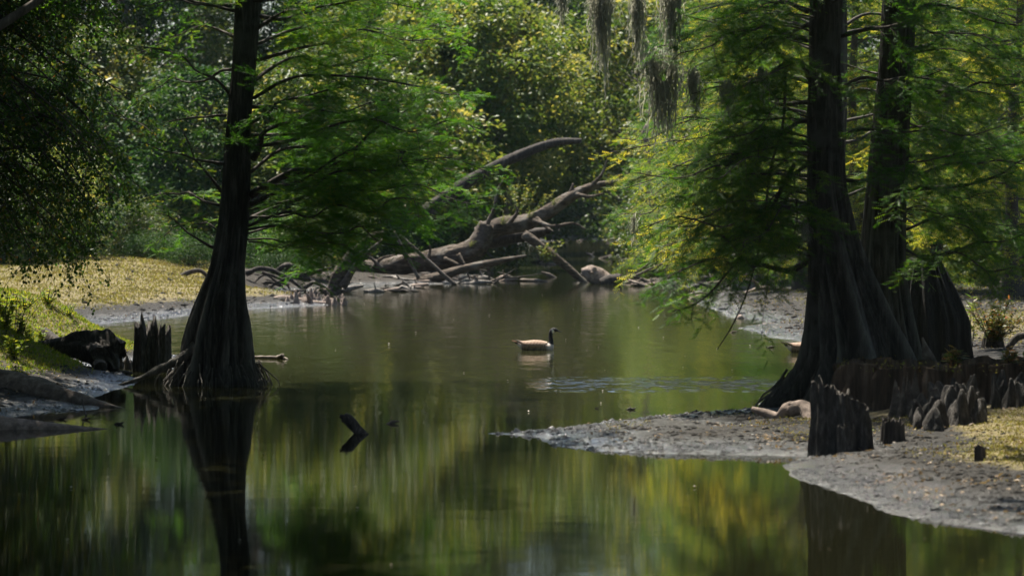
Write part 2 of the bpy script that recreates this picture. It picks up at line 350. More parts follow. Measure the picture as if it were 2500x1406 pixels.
ys = np.concatenate([np.linspace(6, 28, 14), 28 * (340 / 28) ** np.linspace(0, 1, 640)[1:], np.linspace(350, 880, 12)])
us = np.concatenate([np.linspace(-30000, -900, 30), np.linspace(-850, -60, 60), np.linspace(-50, 2550, 560), np.linspace(2560, 3350, 60), np.linspace(3400, 32000, 30)])
YY, UU = np.meshgrid(ys, us, indexing='ij'); XX = (UU - CX) * YY / F
ZZ = ground_z(XX.ravel(), YY.ravel())
V = np.stack([XX.ravel(), YY.ravel(), ZZ], -1)
g = G().add(V, grid_faces(len(ys), len(us), False)[:, ::-1], moss_mask(V[:, 0], V[:, 1], ZZ))
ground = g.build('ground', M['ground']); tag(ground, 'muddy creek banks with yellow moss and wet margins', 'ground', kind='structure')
g = G(); g.add([[-260, -40, 0], [260, -40, 0], [260, 330, 0], [-260, 330, 0]], np.array([[0, 1, 2, 3]]))
water = g.build('water', M['water']); tag(water, 'dark olive creek water mirroring the forest', 'water', kind='structure')

# ------------------------------------------------------------------ leaf builders (numpy, one mesh per crown)
def add_leaves(g, C, D, Nn, ln, wd, tint, fold=.25):
    """pointed leaves: base C, direction D, normal Nn"""
    D = nrm(D); S = nrm(np.cross(D, Nn)); U = np.cross(S, D); ln = np.asarray(ln)[:, None]; wd = np.asarray(wd)[:, None]
    a = C; b = C + D * ln * .45 + S * wd * .5 + U * wd * fold; c = C + D * ln; d = C + D * ln * .45 - S * wd * .5 + U * wd * fold
    n = len(C); V = np.stack([a, b, c, d], 1).reshape(-1, 3); k = np.arange(n)[:, None] * 4
    g.add(V, np.vstack([k + [0, 1, 2], k + [0, 2, 3]]), np.repeat(tint, 4))
def add_feathers(g, C, D, Nn, ln, tint, nl=5, wid=.30):
    """feathery cypress sprigs: thin leaflets on both sides of a short stem"""
    D = nrm(D); S = nrm(np.cross(D, Nn)); U = np.cross(S, D); n = len(C); ln = np.asarray(ln)[:, None]
    Vs = []
    for j in range(nl):
        t = .1 + .85 * j / (nl - 1) if nl > 1 else .5
        w = wid * (1 - .55 * abs(t - .35)) * ln; e = ln * .055
        for s in (-1, 1):
            b = C + D * ln * t; tip = b + S * s * w + D * w * .75 - U * w * .25
            Vs.append(np.stack([b - D * e, b + D * e, tip], 1))
    tip = np.stack([C + S * ln * .02, C - S * ln * .02, C + D * ln * 1.1], 1); Vs.append(tip)
    V = np.stack(Vs, 1).reshape(-1, 3); m = (2 * nl + 1) * 3
    g.add(V, np.arange(len(V)).reshape(-1, 3), np.repeat(tint, m))

def bough(gw, gf, pts, r0, rng, r1=.006, twig=.16, tl=.75, fl=.11, fstep=.035, start=.18, nl=5, droop=.25, flat=.35, sub=True, dens=1., tbias=0.):
    """one limb with flat side twigs and sprigs; wood into gw, sprigs into gf"""
    pts = np.array(pts, float); L = np.linalg.norm(pts[-1] - pts[0])
    pts = spline(pts, 7); pts[1:-1] += rng.normal(0, .022, (5, 3)) * L; n = 7
    rad = np.interp(np.linspace(0, 1, n), [0, .35, 1], [r0, r0 * .6, r1])
    L = np.linalg.norm(np.diff(pts, axis=0), axis=1).sum()
    C = tube(gw, pts, rad, 7, max(8, int(L / .12)), rough=.25, seed=rng.random() * 50)
    T = nrm(np.gradient(C, axis=0)); m = len(C)
    CC, DD, NN, LL = [], [], [], []
    s = start * L
    side = 1
    while s < L:
        f = s / L * (m - 1); i = int(min(f, m - 2)); p = C[i] + (C[i + 1] - C[i]) * (f - i); t = T[i]
        h = nrm(np.cross(t, [0, 0, 1]) + 1e-6); ang = rng.uniform(.6, 1.25)
        d = t * cos(ang) + h * side * sin(ang) + np.array([0, 0, rng.normal(0, flat)])
        d = nrm(d); l = tl * rng.uniform(.5, 1.15) * (.45 + .75 * (1 - s / L))
        q = np.linspace(0, 1, 5)[:, None]
        tp = p + d * l * q + np.array([0, 0, -droop * l]) * q ** 2 + rng.normal(0, .02 * l, (5, 3)) * q
        tube(gw, tp, np.linspace(max(.003, min(.007, r0 * .25)), .0015, 5), 4, 6)
        k = max(3, int(l / fstep)); u = (np.arange(k) + rng.random(k)) / k; u = .08 + .92 * u
        cp = np.stack([np.interp(u * 4, range(5), tp[:, a]) for a in range(3)], -1)
        td = nrm(tp[-1] - tp[0]); hs = nrm(np.cross(td, [0, 0, 1]))
        sg = np.where(np.arange(k) % 2, 1., -1.)[:, None]; an = rng.uniform(.5, 1.2, k)[:, None]
        dd = td * np.cos(an) + hs * sg * np.sin(an) + rng.normal(0, .28, (k, 3))
        CC.append(cp); DD.append(dd); NN.append(rng.normal(0, .45, (k, 3)) + [0, 0, 1]); LL.append(fl * rng.uniform(.65, 1.25, k))
        if sub and l > .4:                            # finer side twigs
            for v in rng.uniform(.25, .95, int(l / .11 * dens)):
                bp = np.array([np.interp(v * 4, range(5), tp[:, a]) for a in range(3)])
                sd2 = nrm(td * .8 + hs * rng.choice([-1, 1]) * rng.uniform(.5, 1.2) + rng.normal(0, .3, 3)); l2 = l * rng.uniform(.2, .42)
                k2 = max(3, int(l2 / fstep)); w = np.linspace(.1, 1, k2)[:, None]
                cp2 = bp + sd2 * l2 * w + np.array([0, 0, -droop * l2]) * w ** 2
                sg2 = np.where(np.arange(k2) % 2, 1., -1.)[:, None]; h2 = nrm(np.cross(sd2, [0, 0, 1]))
                CC.append(cp2); DD.append(sd2 + h2 * sg2 * .9 + rng.normal(0, .3, (k2, 3))); NN.append(rng.normal(0, .45, (k2, 3)) + [0, 0, 1]); LL.append(fl * rng.uniform(.6, 1.15, k2))
        side = -side; s += twig * rng.uniform(.6, 1.4) / max(dens, .3)
    if not CC: return
    CC = np.vstack(CC); n = len(CC)
    tint = np.clip(rng.beta(2.2, 2.8, n) + rng.normal(0, .1) + tbias, 0, 1)
    add_feathers(gf, CC, np.vstack(DD), np.vstack(NN), np.concatenate(LL), tint, nl)

# ------------------------------------------------------------------ fluted trunks and stumps
def trunk_mesh(g, prof, Y, seed, ribs, depth, nth=300, nz=130, yscale=.85, zbot=-.35, twist=0., jag_top=None):
    """prof: (row, left col, right col) of the silhouette; turns it into a round fluted trunk standing at depth Y"""
    rng = np.random.default_rng(seed); pr = np.array(prof, float)
    z = CH + (HOR - pr[:, 0]) * Y / F; cx = ((pr[:, 1] + pr[:, 2]) / 2 - CX) * Y / F; r = (pr[:, 2] - pr[:, 1]) / 2 * Y / F
    o = np.argsort(z); z, cx, r = z[o], cx[o], r[o]
    z = np.concatenate([[zbot], z]); cx = np.concatenate([[cx[0]], cx]); r = np.concatenate([[r[0] * 1.05], r])
    s = np.linspace(0, 1, nz) ** 1.35; zz = z[0] + (z[-1] - z[0]) * s
    def sm(a):
        b = np.interp(zz, z, a)
        for _ in range(4): b[1:-1] = (b[:-2] + 2 * b[1:-1] + b[2:]) / 4
        return b
    cx, r = sm(cx), sm(r)
    th = np.linspace(0, 2 * pi, nth, endpoint=False); TH, Z = np.meshgrid(th, zz)
    zr = (Z - zz[0]) / (zz[-1] - zz[0])
    ridge = np.zeros_like(TH)
    for k in range(ribs):
        t0 = 2 * pi * (k + rng.uniform(-.32, .32)) / ribs; w = rng.uniform(.10, .2) * 9 / ribs * 1.15; hgt = rng.uniform(.55, 1.)
        tk = t0 + twist * (1 - zr) * rng.uniform(.5, 1.2) + .12 * fbm(Z * .8 + k * 3, Z * 0 + k, 2)
        dd = np.abs((TH - tk + pi) % (2 * pi) - pi)
        ridge = np.maximum(ridge, hgt * np.exp(-(dd / w) ** 2))
    crease = np.zeros_like(TH)
    for k in range(ribs + 3):
        t0 = 2 * pi * (k + rng.uniform(-.4, .4)) / (ribs + 3); tk = t0 + twist * (1 - zr) * rng.uniform(.5, 1.2) + .16 * fbm(Z * 1.1 + k * 5, Z * 0 + k, 2)
        dd = np.abs((TH - tk + pi) % (2 * pi) - pi); crease = np.maximum(crease, rng.uniform(.4, 1) * np.exp(-(dd / rng.uniform(.035, .07)) ** 2) * sstep(rng.uniform(.35, .9), .1, zr))
    zr = np.clip((Z - zz[0]) / 6.5, 0, 1); D = np.interp(zr, [0, .22, .5, 1], [depth, depth * .75, depth * .3, depth * .08])
    k = 1 - D + D * ridge * 1.15 - .15 * crease
    k += .038 * fbm(TH * 22 + 3, Z * 1.3 + seed, 5) + .035 * fbm(TH * 9, Z * .7 + seed, 4) + .05 * fbm(np.cos(TH) * 2 + seed, np.sin(TH) * 2 + Z * 1.2, 3)
    RR = r[:, None] * k
    X = cx[:, None] + RR * np.cos(TH); Yv = Y + RR * np.sin(TH) * yscale
    if jag_top: Z = Z + zr ** 6 * jag_top * fbm(TH * 3 + seed, TH * 0 + 1.7, 3)
    V = np.stack([X, Yv, Z], -1).reshape(-1, 3); n0 = len(V); rb = np.clip(ridge * 1.1 - crease, 0, 1) ** 1.5
    V = np.vstack([V, [cx[-1], Y, zz[-1]]]); jj = np.arange(nth); e = (nz - 1) * nth
    g.add(V, [grid_faces(nz, nth), np.stack([np.full(nth, n0), e + jj, e + (jj + 1) % nth], -1)], np.append(rb.ravel(), 0))
    return zz, cx, r

def stump_mesh(g, c, R0, R1, h, seed, ribs=9, depth=.15, jag=.4, jf=3., wall=.7, sink=.3, nth=140, nz=40, ys=1., hollow=.5, tilt=(0, 0), mound=None):
    """broken stump: fluted outside, ragged rim, hollow heart"""
    rng = np.random.default_rng(seed); th = np.linspace(0, 2 * pi, nth, endpoint=False)
    top = h * (1 - jag * .5 + jag * fbm(np.cos(th) * jf + seed, np.sin(th) * jf + seed * 2, 3) + jag * .6 * fbm(np.cos(th) * 5 + seed, np.sin(th) * 5 - seed, 3) + jag * .15 * fbm(th * 24 + seed, th * 0 + 4, 2))
    if mound is not None: top = top * mound(th)
    ridge = np.zeros(nth)
    for k in range(ribs):
        t0 = 2 * pi * (k + rng.uniform(-.35, .35)) / ribs; dd = np.abs((th - t0 + pi) % (2 * pi) - pi)
        ridge = np.maximum(ridge, rng.uniform(.5, 1) * np.exp(-(dd / (rng.uniform(.12, .22) * 8 / ribs)) ** 2))
    rows = []
    for s in np.linspace(0, 1, nz):
        zz = -sink + (top + sink) * s; rr = R0 + (R1 - R0) * s ** .6
        k = 1 - depth + depth * 1.2 * ridge + .07 * fbm(th * 8 + seed, s * 2 + th * 0, 3) + .05 * fbm(th * 22 + seed, s * 5 + th * 0, 3)
        rows.append(np.stack([rr * k * np.cos(th), rr * k * np.sin(th) * ys, zz], -1))
    rim = rows[-1]
    for f, dz in ((.5 + wall * .5, -.16), (wall, -.3), (wall * .9, -hollow * .5 - .3), (wall * .8, -hollow - .3)):
        q = rim.copy(); q[:, :2] *= f; q[:, 2] = np.maximum(rim[:, 2] + dz * h, .02) + .03 * h * fbm(th * 5, th * 0 + f, 2); rows.append(q)
    V = np.stack(rows).reshape(-1, 3); m = len(rows); V = np.vstack([V, [0, 0, rows[-1][:, 2].mean()]])
    V[:, 0] += V[:, 2] * tilt[0]; V[:, 1] += V[:, 2] * tilt[1]
    V += np.asarray(c, float); jj = np.arange(nth); e = (m - 1) * nth
    g.add(V, [grid_faces(m, nth), np.stack([np.full(nth, m * nth), e + jj, e + (jj + 1) % nth], -1)])

# ------------------------------------------------------------------ bald cypress beside the left bank
YL = 54.6
base = np.array([(530 - CX) * YL / F, YL, 0.])
cyp1 = empty('bald_cypress', base, 'dark bald cypress with a flared fluted base standing in the water left of the goose', 'tree', 'bald cypress trees by the water')
g = G()
zz, cxs, rs = trunk_mesh(g, [(-1100, 602, 622), (-560, 594, 636), (-300, 588, 640), (0, 575, 638), (150, 568, 627), (300, 553, 613), (450, 540, 612), (550, 529, 606), (650, 507, 601), (710, 483, 603), (760, 461, 612), (800, 445, 621),
    (830, 435, 625), (870, 427, 626), (900, 420, 631), (925, 406, 640), (942, 390, 652)], YL, 11, 14, .40, twist=.18, nz=160)
tr1 = g.build('trunk', M['cypress_bark'], cyp1, base)
g = G(); rng = np.random.default_rng(3)
for a in np.linspace(0, 2 * pi, 100):                              # hair-like rootlets round the waterline
    a += rng.normal(0, .06); r = .77 + rng.normal(0, .02); c = np.array([(528 - CX) * YL / F, YL, 0])
    o = np.array([cos(a), sin(a) * .85, 0])
    z1 = rng.uniform(.12, .4); w_ = rng.normal(0, .05, 2); tube(g, [c + o * (r * .84) + [0, 0, z1], c + o * r * .95 + [w_[0] * .5, 0, z1 * .55], c + o * r * 1.0 + [w_[0], w_[1], z1 * .2], c + o * r * rng.uniform(1.0, 1.07) + [w_[0], w_[1], -.08]], [.013, .011, .008, .005], 5, 10, .5, a)
for pts in ([(480, 845), (436, 878), (388, 902), (335, 926), (285, 942)],):
    q = [P(a, b, YL - .2 - .02 * k) for k, (a, b) in enumerate(pts)]
    tube(g, q, [.08, .07, .05, .04, .02], 8, 30, .6, pts[0][0])
g.build('root', M['cypress_bark'], cyp1, base)
limbs1 = [  # (points as (col,row,depth offset), radius)
    ([(605, 552, 0), (760, 522, -.5), (900, 500, -1.0), (1060, 492, -1.3)], .026), ([(604, 570, 0), (700, 560, .5), (830, 545, 1.1), (930, 560, 1.4)], .02),
    ([(610, 475, 0), (760, 418, -.3), (860, 350, -.6), (960, 285, -.8), (1020, 240, -.8)], .05), ([(612, 482, 0), (800, 415, .4), (930, 372, .8), (1060, 340, 1.1)], .038),
    ([(612, 500, 0), (760, 450, -.8), (900, 410, -1.4), (1090, 390, -1.9)], .036), ([(614, 262, 0), (720, 262, .2), (830, 268, .5), (950, 245, .7)], .032),
    ([(612, 300, 0), (690, 252, -.2), (800, 220, -.5), (930, 205, -.7)], .032), ([(618, 388, 0), (640, 330, -.2), (690, 308, -.3), (745, 280, -.4)], .06),
    ([(620, 200, 0), (740, 160, .6), (860, 145, 1.1), (1000, 150, 1.5)], .034), ([(628, 70, 0), (740, 22, -.4), (880, 12, -.8), (1060, 30, -1.2)], .036),
    ([(630, 40, 0), (760, 5, .5), (920, -15, 1.0), (1120, 0, 1.4)], .036), ([(622, 150, 0), (760, 100, -.9), (900, 80, -1.5), (1080, 95, -2)], .032),
    ([(616, 330, 0), (760, 315, .9), (900, 330, 1.6), (1080, 300, 2.1)], .03), ([(612, 420, 0), (780, 370, 1.0), (940, 400, 1.8), (1120, 420, 2.3)], .03),
    ([(606, 535, 0), (740, 480, 1.0), (900, 455, 1.7), (1100, 450, 2.4)], .03), ([(608, 590, 0), (690, 600, -.5), (780, 590, -.9), (850, 600, -1.1)], .016),
    ([(620, 240, 0), (800, 190, -1.2), (1000, 190, -2.), (1140, 230, -2.6)], .03), ([(615, 360, 0), (820, 300, -1.3), (1000, 300, -2.2), (1180, 330, -2.8)], .03),
    ([(625, 110, 0), (820, 60, 1.3), (1000, 60, 2.1), (1150, 110, 2.6)], .03), ([(612, 450, 0), (850, 400, -1.6), (1010, 400, -2.4), (1190, 420, -3)], .028),
    ([(606, 560, 0), (740, 560, -.6), (880, 570, -1.2), (1010, 600, -1.6)], .02), ([(608, 530, 0), (780, 500, .6), (950, 500, 1.2), (1120, 545, 1.7)], .024), ([(604, 585, 0), (720, 600, .6), (820, 620, 1.0), (900, 650, 1.3)], .016), ([(610, 510, 0), (820, 450, -.6), (1020, 455, -1.1), (1160, 500, -1.5)], .026),
    ([(548, 478, 0), (490, 415, -.2), (462, 360, -.3), (440, 305, -.3)], .03), ([(552, 282, 0), (500, 285, .3), (445, 290, .5), (400, 300, .7)], .024),
    ([(520, 604, 0), (480, 585, -.2), (440, 545, -.3), (380, 520, -.4)], .028), ([(575, 28, 0), (510, 14, -.4), (430, 5, -.7), (330, 20, -1.)], .03),
    ([(566, 170, 0), (500, 190, .5), (420, 200, .9), (330, 240, 1.3)], .028), ([(545, 400, 0), (470, 390, -.8), (400, 370, -1.3), (320, 350, -1.7)], .026),
    ([(535, 500, 0), (470, 470, .7), (400, 470, 1.2), (330, 500, 1.6)], .024), ([(560, 230, 0), (480, 160, -.9), (400, 120, -1.4), (300, 110, -1.9)], .026),
    ([(528, 560, 0), (480, 545, .4), (430, 560, .8), (380, 590, 1.)], .016), ([(571, 90, 0), (500, 70, .7), (430, 90, 1.2), (340, 130, 1.6)], .026),
]
gf = G(); rng = np.random.default_rng(21)
for k, (pt, r) in enumerate(limbs1):
    gw = G(); pts = [P(a, b, YL + d) for a, b, d in pt]
    rightside = pt[-1][0] > 600
    bough(gw, gf, pts, r, rng, tl=.9 if rightside else .65, fl=.12, fstep=.034, dens=1.5 if rightside else .7, droop=.12, tbias=rng.normal(0, .1))
    gw.build('branch', M['twig'], cyp1, base)
gw = G()                                                        # the crown above the picture: coarser
for k in range(26):
    a = k * 2.4; z0 = rng.uniform(5.6, 9.8); zi = np.interp(z0, zz, np.arange(len(zz))); c = np.array([np.interp(z0, zz, cxs), YL, z0])
    l = rng.uniform(2.2, 3.6) * (1.15 - (z0 - 5) / 12); o = np.array([cos(a), sin(a), .12])
    bough(gw, gf, [c, c + o * l * .4, c + o * l * .75 + [0, 0, -.05], c + o * l + [0, 0, -.2]], .035, rng, tl=1.0, fl=.2, fstep=.075, nl=3, dens=.8)
gw.build('upper_branches', M['twig'], cyp1, base)
gf.build('crown', M['needle'], cyp1, base, smooth=False)

# ------------------------------------------------------------------ two bald cypresses on the right bank
YR = 47.6; base = np.array([(2060 - CX) * YR / F, YR, .1])
cyp2 = empty('bald_cypress', base, 'big dark bald cypress with grey fluted base, nearest tree on the right bank', 'tree', 'bald cypress trees by the water')
g = G()
zz2, cx2, r2 = trunk_mesh(g, [(-1500, 2008, 2026), (-560, 1990, 2044), (-250, 1982, 2054), (0, 1976, 2059), (150, 1974, 2052), (300, 1969, 2060), (450, 1968, 2066), (550, 1971, 2090), (620, 1971, 2112), (700, 1967, 2150), (780, 1962, 2188),
    (850, 1953, 2226), (890, 1938, 2246), (940, 1908, 2262), (975, 1878, 2275), (1003, 1852, 2285)], YR, 31, 13, .32, twist=.55, nz=170)
g.build('trunk', M['cypress_bark'], cyp2, base)
g = G(); rng = np.random.default_rng(8)
for k in range(40):
    t = rng.random(); px0 = 1945 - 40 * t + rng.normal(0, 8); py0 = 900 + 50 * t + rng.normal(0, 10)
    q = [P(px0, py0, YR - .35), P(px0 - 25, py0 + 35, YR - .5), P(px0 - 45 - 20 * rng.random(), py0 + 65, YR - .6), P(px0 - 60 - 30 * rng.random(), 1006, YR - .6)]
    tube(g, q, [.02, .018, .014, .01], 5, 12, .3, k)
g.build('root', M['cypress_bark'], cyp2, base)
limbs2 = [
    ([(1976, 190, 0), (1942, 152, -.2), (1880, 180, -.4), (1785, 218, -.8), (1690, 230, -1.2)], .045), ([(1972, 295, 0), (1920, 308, -.2), (1830, 372, -.5), (1740, 400, -.8)], .035),
    ([(1974, 352, 0), (1900, 345, .3), (1850, 330, .6), (1760, 345, .9)], .025), ([(1972, 400, 0), (1900, 418, .4), (1820, 440, .9), (1730, 425, 1.3)], .026),
    ([(1968, 640, -.2), (1890, 656, -.4), (1825, 638, -.6), (1760, 570, -.8), (1690, 490, -1.0)], .05), ([(1940, 400, -.2), (1870, 520, -.3), (1800, 640, -.5), (1720, 735, -.7), (1640, 760, -.9)], .03),
    ([(1970, 470, .2), (1880, 500, .8), (1760, 480, 1.4), (1600, 430, 2.0)], .03), ([(1970, 250, .2), (1880, 250, 1.), (1760, 290, 1.7), (1620, 300, 2.3)], .03),
    ([(1968, 560, .3), (1880, 570, 1.), (1760, 600, 1.6), (1620, 600, 2.2)], .026), ([(1970, 100, 0), (1880, 70, -.6), (1780, 90, -1.), (1660, 130, -1.5)], .035),
    ([(1972, 30, 0), (1860, 0, .6), (1740, 20, 1.2), (1580, 40, 1.9)], .035), ([(1972, 430, -.3), (1860, 420, -1.), (1740, 410, -1.6), (1540, 420, -2.2)], .026),
    ([(1968, 610, -.3), (1860, 560, -1.), (1740, 540, -1.5), (1560, 560, -2.)], .024), ([(1825, 638, -.6), (1760, 640, -.9), (1680, 650, -1.1), (1620, 690, -1.3)], .018),
    ([(1974, 60, .3), (1880, 110, 1.2), (1760, 160, 2.), (1640, 200, 2.6)], .03),
    ([(2056, 215, .2), (2160, 190, -.6), (2280, 200, -1.1), (2420, 230, -1.5)], .03), ([(2062, 440, 0), (2160, 420, -.9), (2280, 390, -1.5), (2430, 360, -2)], .03),
    ([(2055, 340, 0), (2150, 330, -1.), (2290, 330, -1.6), (2440, 310, -2.1)], .03), ([(2050, 90, 0), (2150, 60, -.9), (2290, 70, -1.5), (2460, 110, -2.)], .03),
]
gf = G(); rng = np.random.default_rng(33)
for k in range(26):
    row = rng.uniform(-10, 500) if k < 18 else rng.uniform(500, 660); lf = True; d = rng.uniform(-2.2, .6); tx = rng.uniform(1600, 1830) if lf else rng.uniform(2230, 2420); sg_ = rng.uniform(-10, 90)
    limbs2.append(([(2010, row, 0), (2010 + (tx - 2010) * .4, row - 25, d * .45), (2010 + (tx - 2010) * .75, row + sg_ * .4, d * .8), (tx, row + sg_, d)], .015))
for pt, r in limbs2:
    gw = G(); bough(gw, gf, [P(a, b, YR + d) for a, b, d in pt], r, rng, tl=.8, fl=.14, fstep=.036, dens=1.1, droop=.45, start=.2)
    gw.build('branch', M['twig'], cyp2, base)
for pts, r in (([(1918, 165), (1912, 300), (1882, 410), (1862, 560), (1828, 700), (1790, 790), (1752, 852)], .022), ([(1937, 420), (1946, 540), (1922, 610), (1915, 640)], .014), ([(1975, 372), (1940, 372), (1925, 385), (1870, 400)], .02),
               ([(1905, 330), (1850, 380), (1790, 450)], .014), ([(1800, 480), (1770, 560), (1745, 640)], .012)):
    gw = G(); tube(gw, [P(a, b, YR - .5) for a, b in pts], np.linspace(r, r * .3, len(pts)), 6, 30, .3, 2); gw.build('branch', M['twig'], cyp2, base)
gw = G()
for k in range(52):
    a = k * 2.4 + .5; z0 = rng.uniform(5.2, 12.5); c = np.array([np.interp(z0, zz2, cx2), YR, z0])
    l = rng.uniform(2.4, 4.0); o = np.array([cos(a), sin(a), .14])
    bough(gw, gf, [c, c + o * l * .4, c + o * l * .75, c + o * l + [0, 0, -.2]], .04, rng, tl=1.1, fl=.2, fstep=.075, nl=3, dens=.8)
gw.build('upper_branches', M['twig'], cyp2, base)
gf.build('crown', M['needle_dark'], cyp2, base, smooth=False)

YQ = 51.5; base = np.array([(2160 - CX) * YQ / F, YQ, .2])
cyp3 = empty('bald_cypress', base, 'bald cypress with pale streaked bark leaning behind the big right trunk', 'tree', 'bald cypress trees by the water')
g = G()
zz3, cx3, r3 = trunk_mesh(g, [(-1400, 2205, 2225), (-560, 2180, 2240), (-250, 2168, 2238), (0, 2154, 2238), (150, 2145, 2232), (300, 2130, 2225), (450, 2114, 2219), (550, 2104, 2215), (650, 2094, 2213), (750, 2086, 2228), (880, 2070, 2262)], YQ, 41, 11, .28, twist=.2, zbot=0, nz=170)
g.build('trunk', M['cypress_bark'], cyp3, base)
limbs3 = [
    ([(2215, 232, 0), (2300, 216, -.3), (2400, 212, -.6), (2520, 190, -.9)], .045), ([(2212, 465, 0), (2320, 455, -.6), (2430, 430, -1.), (2530, 375, -1.4)], .045),
    ([(2215, 300, 0), (2260, 315, .2), (2330, 330, .5), (2440, 300, .8)], .02), ([(2214, 655, -.2), (2290, 628, -.6), (2390, 605, -.9), (2520, 560, -1.2)], .03),
    ([(2225, 120, 0), (2320, 100, .6), (2420, 110, 1.2), (2540, 80, 1.7)], .035), ([(2230, 30, 0), (2330, 20, -.6), (2430, 55, -1.1), (2540, 60, -1.6)], .035),
    ([(2215, 380, 0), (2320, 380, .8), (2430, 370, 1.5), (2540, 330, 2.1)], .03), ([(2214, 420, 0), (2330, 400, -1.1), (2440, 395, -1.8), (2560, 420, -2.4)], .03),
    ([(2214, 560, 0), (2320, 540, .8), (2430, 550, 1.4), (2540, 580, 1.9)], .024), ([(2214, 610, 0), (2320, 620, -1.), (2420, 650, -1.5), (2520, 640, -2)], .022),
    ([(2150, 180, 0), (2110, 170, .3), (2080, 160, .6), (2000, 150, 1.)], .02),
]
gf = G(); rng = np.random.default_rng(37)
for k in range(13):
    row = rng.uniform(-10, 640); d = rng.uniform(-.5, 2.4); tx = rng.uniform(2330, 2600); sg_ = rng.uniform(-20, 80)
    limbs3.append(([(2165, row, 0), (2165 + (tx - 2165) * .4, row - 25, d * .45), (2165 + (tx - 2165) * .75, row + sg_ * .4, d * .8), (tx, row + sg_, d)], .015))
for pt, r in limbs3:
    gw = G(); bough(gw, gf, [P(a, b, YQ + d) for a, b, d in pt], r, rng, tl=.8, fl=.14, fstep=.036, dens=1.1, droop=.45, start=.15)
    gw.build('branch', M['twig'], cyp3, base)
gw = G()
for k in range(44):
    a = k * 2.4 + 1.5; z0 = rng.uniform(5.4, 13); c = np.array([np.interp(z0, zz3, cx3), YQ, z0])
    l = rng.uniform(2.4, 4.0); o = np.array([cos(a), sin(a), .14])
    bough(gw, gf, [c, c + o * l * .4, c + o * l * .75, c + o * l + [0, 0, -.2]], .04, rng, tl=1.1, fl=.2, fstep=.075, nl=3, dens=.8)
gw.build('upper_branches', M['twig'], cyp3, base)
gf.build('crown', M['needle_dark'], cyp3, base, smooth=False)

# ------------------------------------------------------------------ dark broadleaf tree drooping in from the left
rng = np.random.default_rng(51); YB = 58.5
base = np.array([-11.4, YB + 1, gz(-11.4, YB + 1)])
dt = empty('drooping_tree', base, 'dark broadleaf tree whose drooping branches with rusty leaf tips hang over the left bank', 'tree')
gw = G(); gt = G(); gf = G()
tube(gt, [base - [0, 0, .3], base + [.1, 0, 2.], base + [.4, 0, 5], base + [.8, -.2, 8.6]], [.28, .22, .17, .05], 14, 40, .2, 3)
CC, DD = [], []
def droop_branch(p0, p1, sag, nt, spread):
    q = np.linspace(0, 1, 7)[:, None]; pts = p0 + (p1 - p0) * q + np.array([0, 0, 1.]) * (.5 * np.sin(q * pi) - sag * q ** 3); tube(gw, pts, np.linspace(.04, .006, 7), 6, 22, .25, rng.random() * 9)
    for u in rng.uniform(.25, 1, nt):
        p = np.array([np.interp(u * 6, range(7), pts[:, a]) for a in range(3)]); l = rng.uniform(.35, .9) * spread
        d = nrm(np.append(rng.normal(0, 1, 2), rng.uniform(-.7, .3))); w = np.linspace(0, 1, 5)[:, None]
        tp = p + d * l * w + np.array([0, 0, -.55 * l]) * w ** 2; tube(gw, tp, np.linspace(.008, .002, 5), 4, 6)
        k = int(34 * l / .6); v = rng.uniform(.1, 1, k); cp = np.stack([np.interp(v * 4, range(5), tp[:, a]) for a in range(3)], -1)
        CC.append(cp + rng.normal(0, .045, (k, 3))); DD.append(rng.normal(0, .55, (k, 3)) + [0, 0, -.8])
for k in range(150):
    z0 = rng.uniform(2.2, 8.2); e = np.array([-12.2 + 6.3 * rng.random() ** .55, YB + rng.uniform(-2.2, 2.2), 0])
    low = np.interp(e[0], [-9, -7.6, -6.9, -6.2, -5.9], [1.6, 1.9, 2.1, 2.6, 3.4]); e[2] = rng.uniform(low, 8.8)
    droop_branch(base + [.5, 0, min(z0, e[2] + 1)], e, rng.uniform(.2, .7), 15, 1.)
for k in range(70):  # unseen high branches added to shade the left mud
    e = np.array([rng.uniform(-9.5, -4.6), YB + rng.uniform(-2.5, 2.5), rng.uniform(6.4, 9.6)]); droop_branch(base + [.6, 0, rng.uniform(5, 8)], e, rng.uniform(.1, .4), 13, 1.)
for tx, ty in ((100, 640), (205, 600), (255, 560), (280, 480), (60, 560), (300, 420), (180, 520), (40, 480), (120, 560), (240, 500)):
    droop_branch(P(tx - 260, ty - 190, YB), P(tx, ty - 20, YB + rng.uniform(-.8, .5)), .25, 12, .75)
CC = np.vstack(CC); n = len(CC); NN = rng.normal(0, 1, (n, 3))
tint = np.clip(rng.random(n) ** 1.3 * .88 + .14 * (rng.random(n) > .94), 0, 1)
add_leaves(gf, CC, np.vstack(DD), NN, rng.uniform(.05, .085, n), rng.uniform(.04, .06, n), tint, .15)
gt.build('trunk', M['twig'], dt, base); gw.build('branches', M['twig'], dt, base); gf.build('crown', M['leaf_dark'], dt, base, smooth=False)

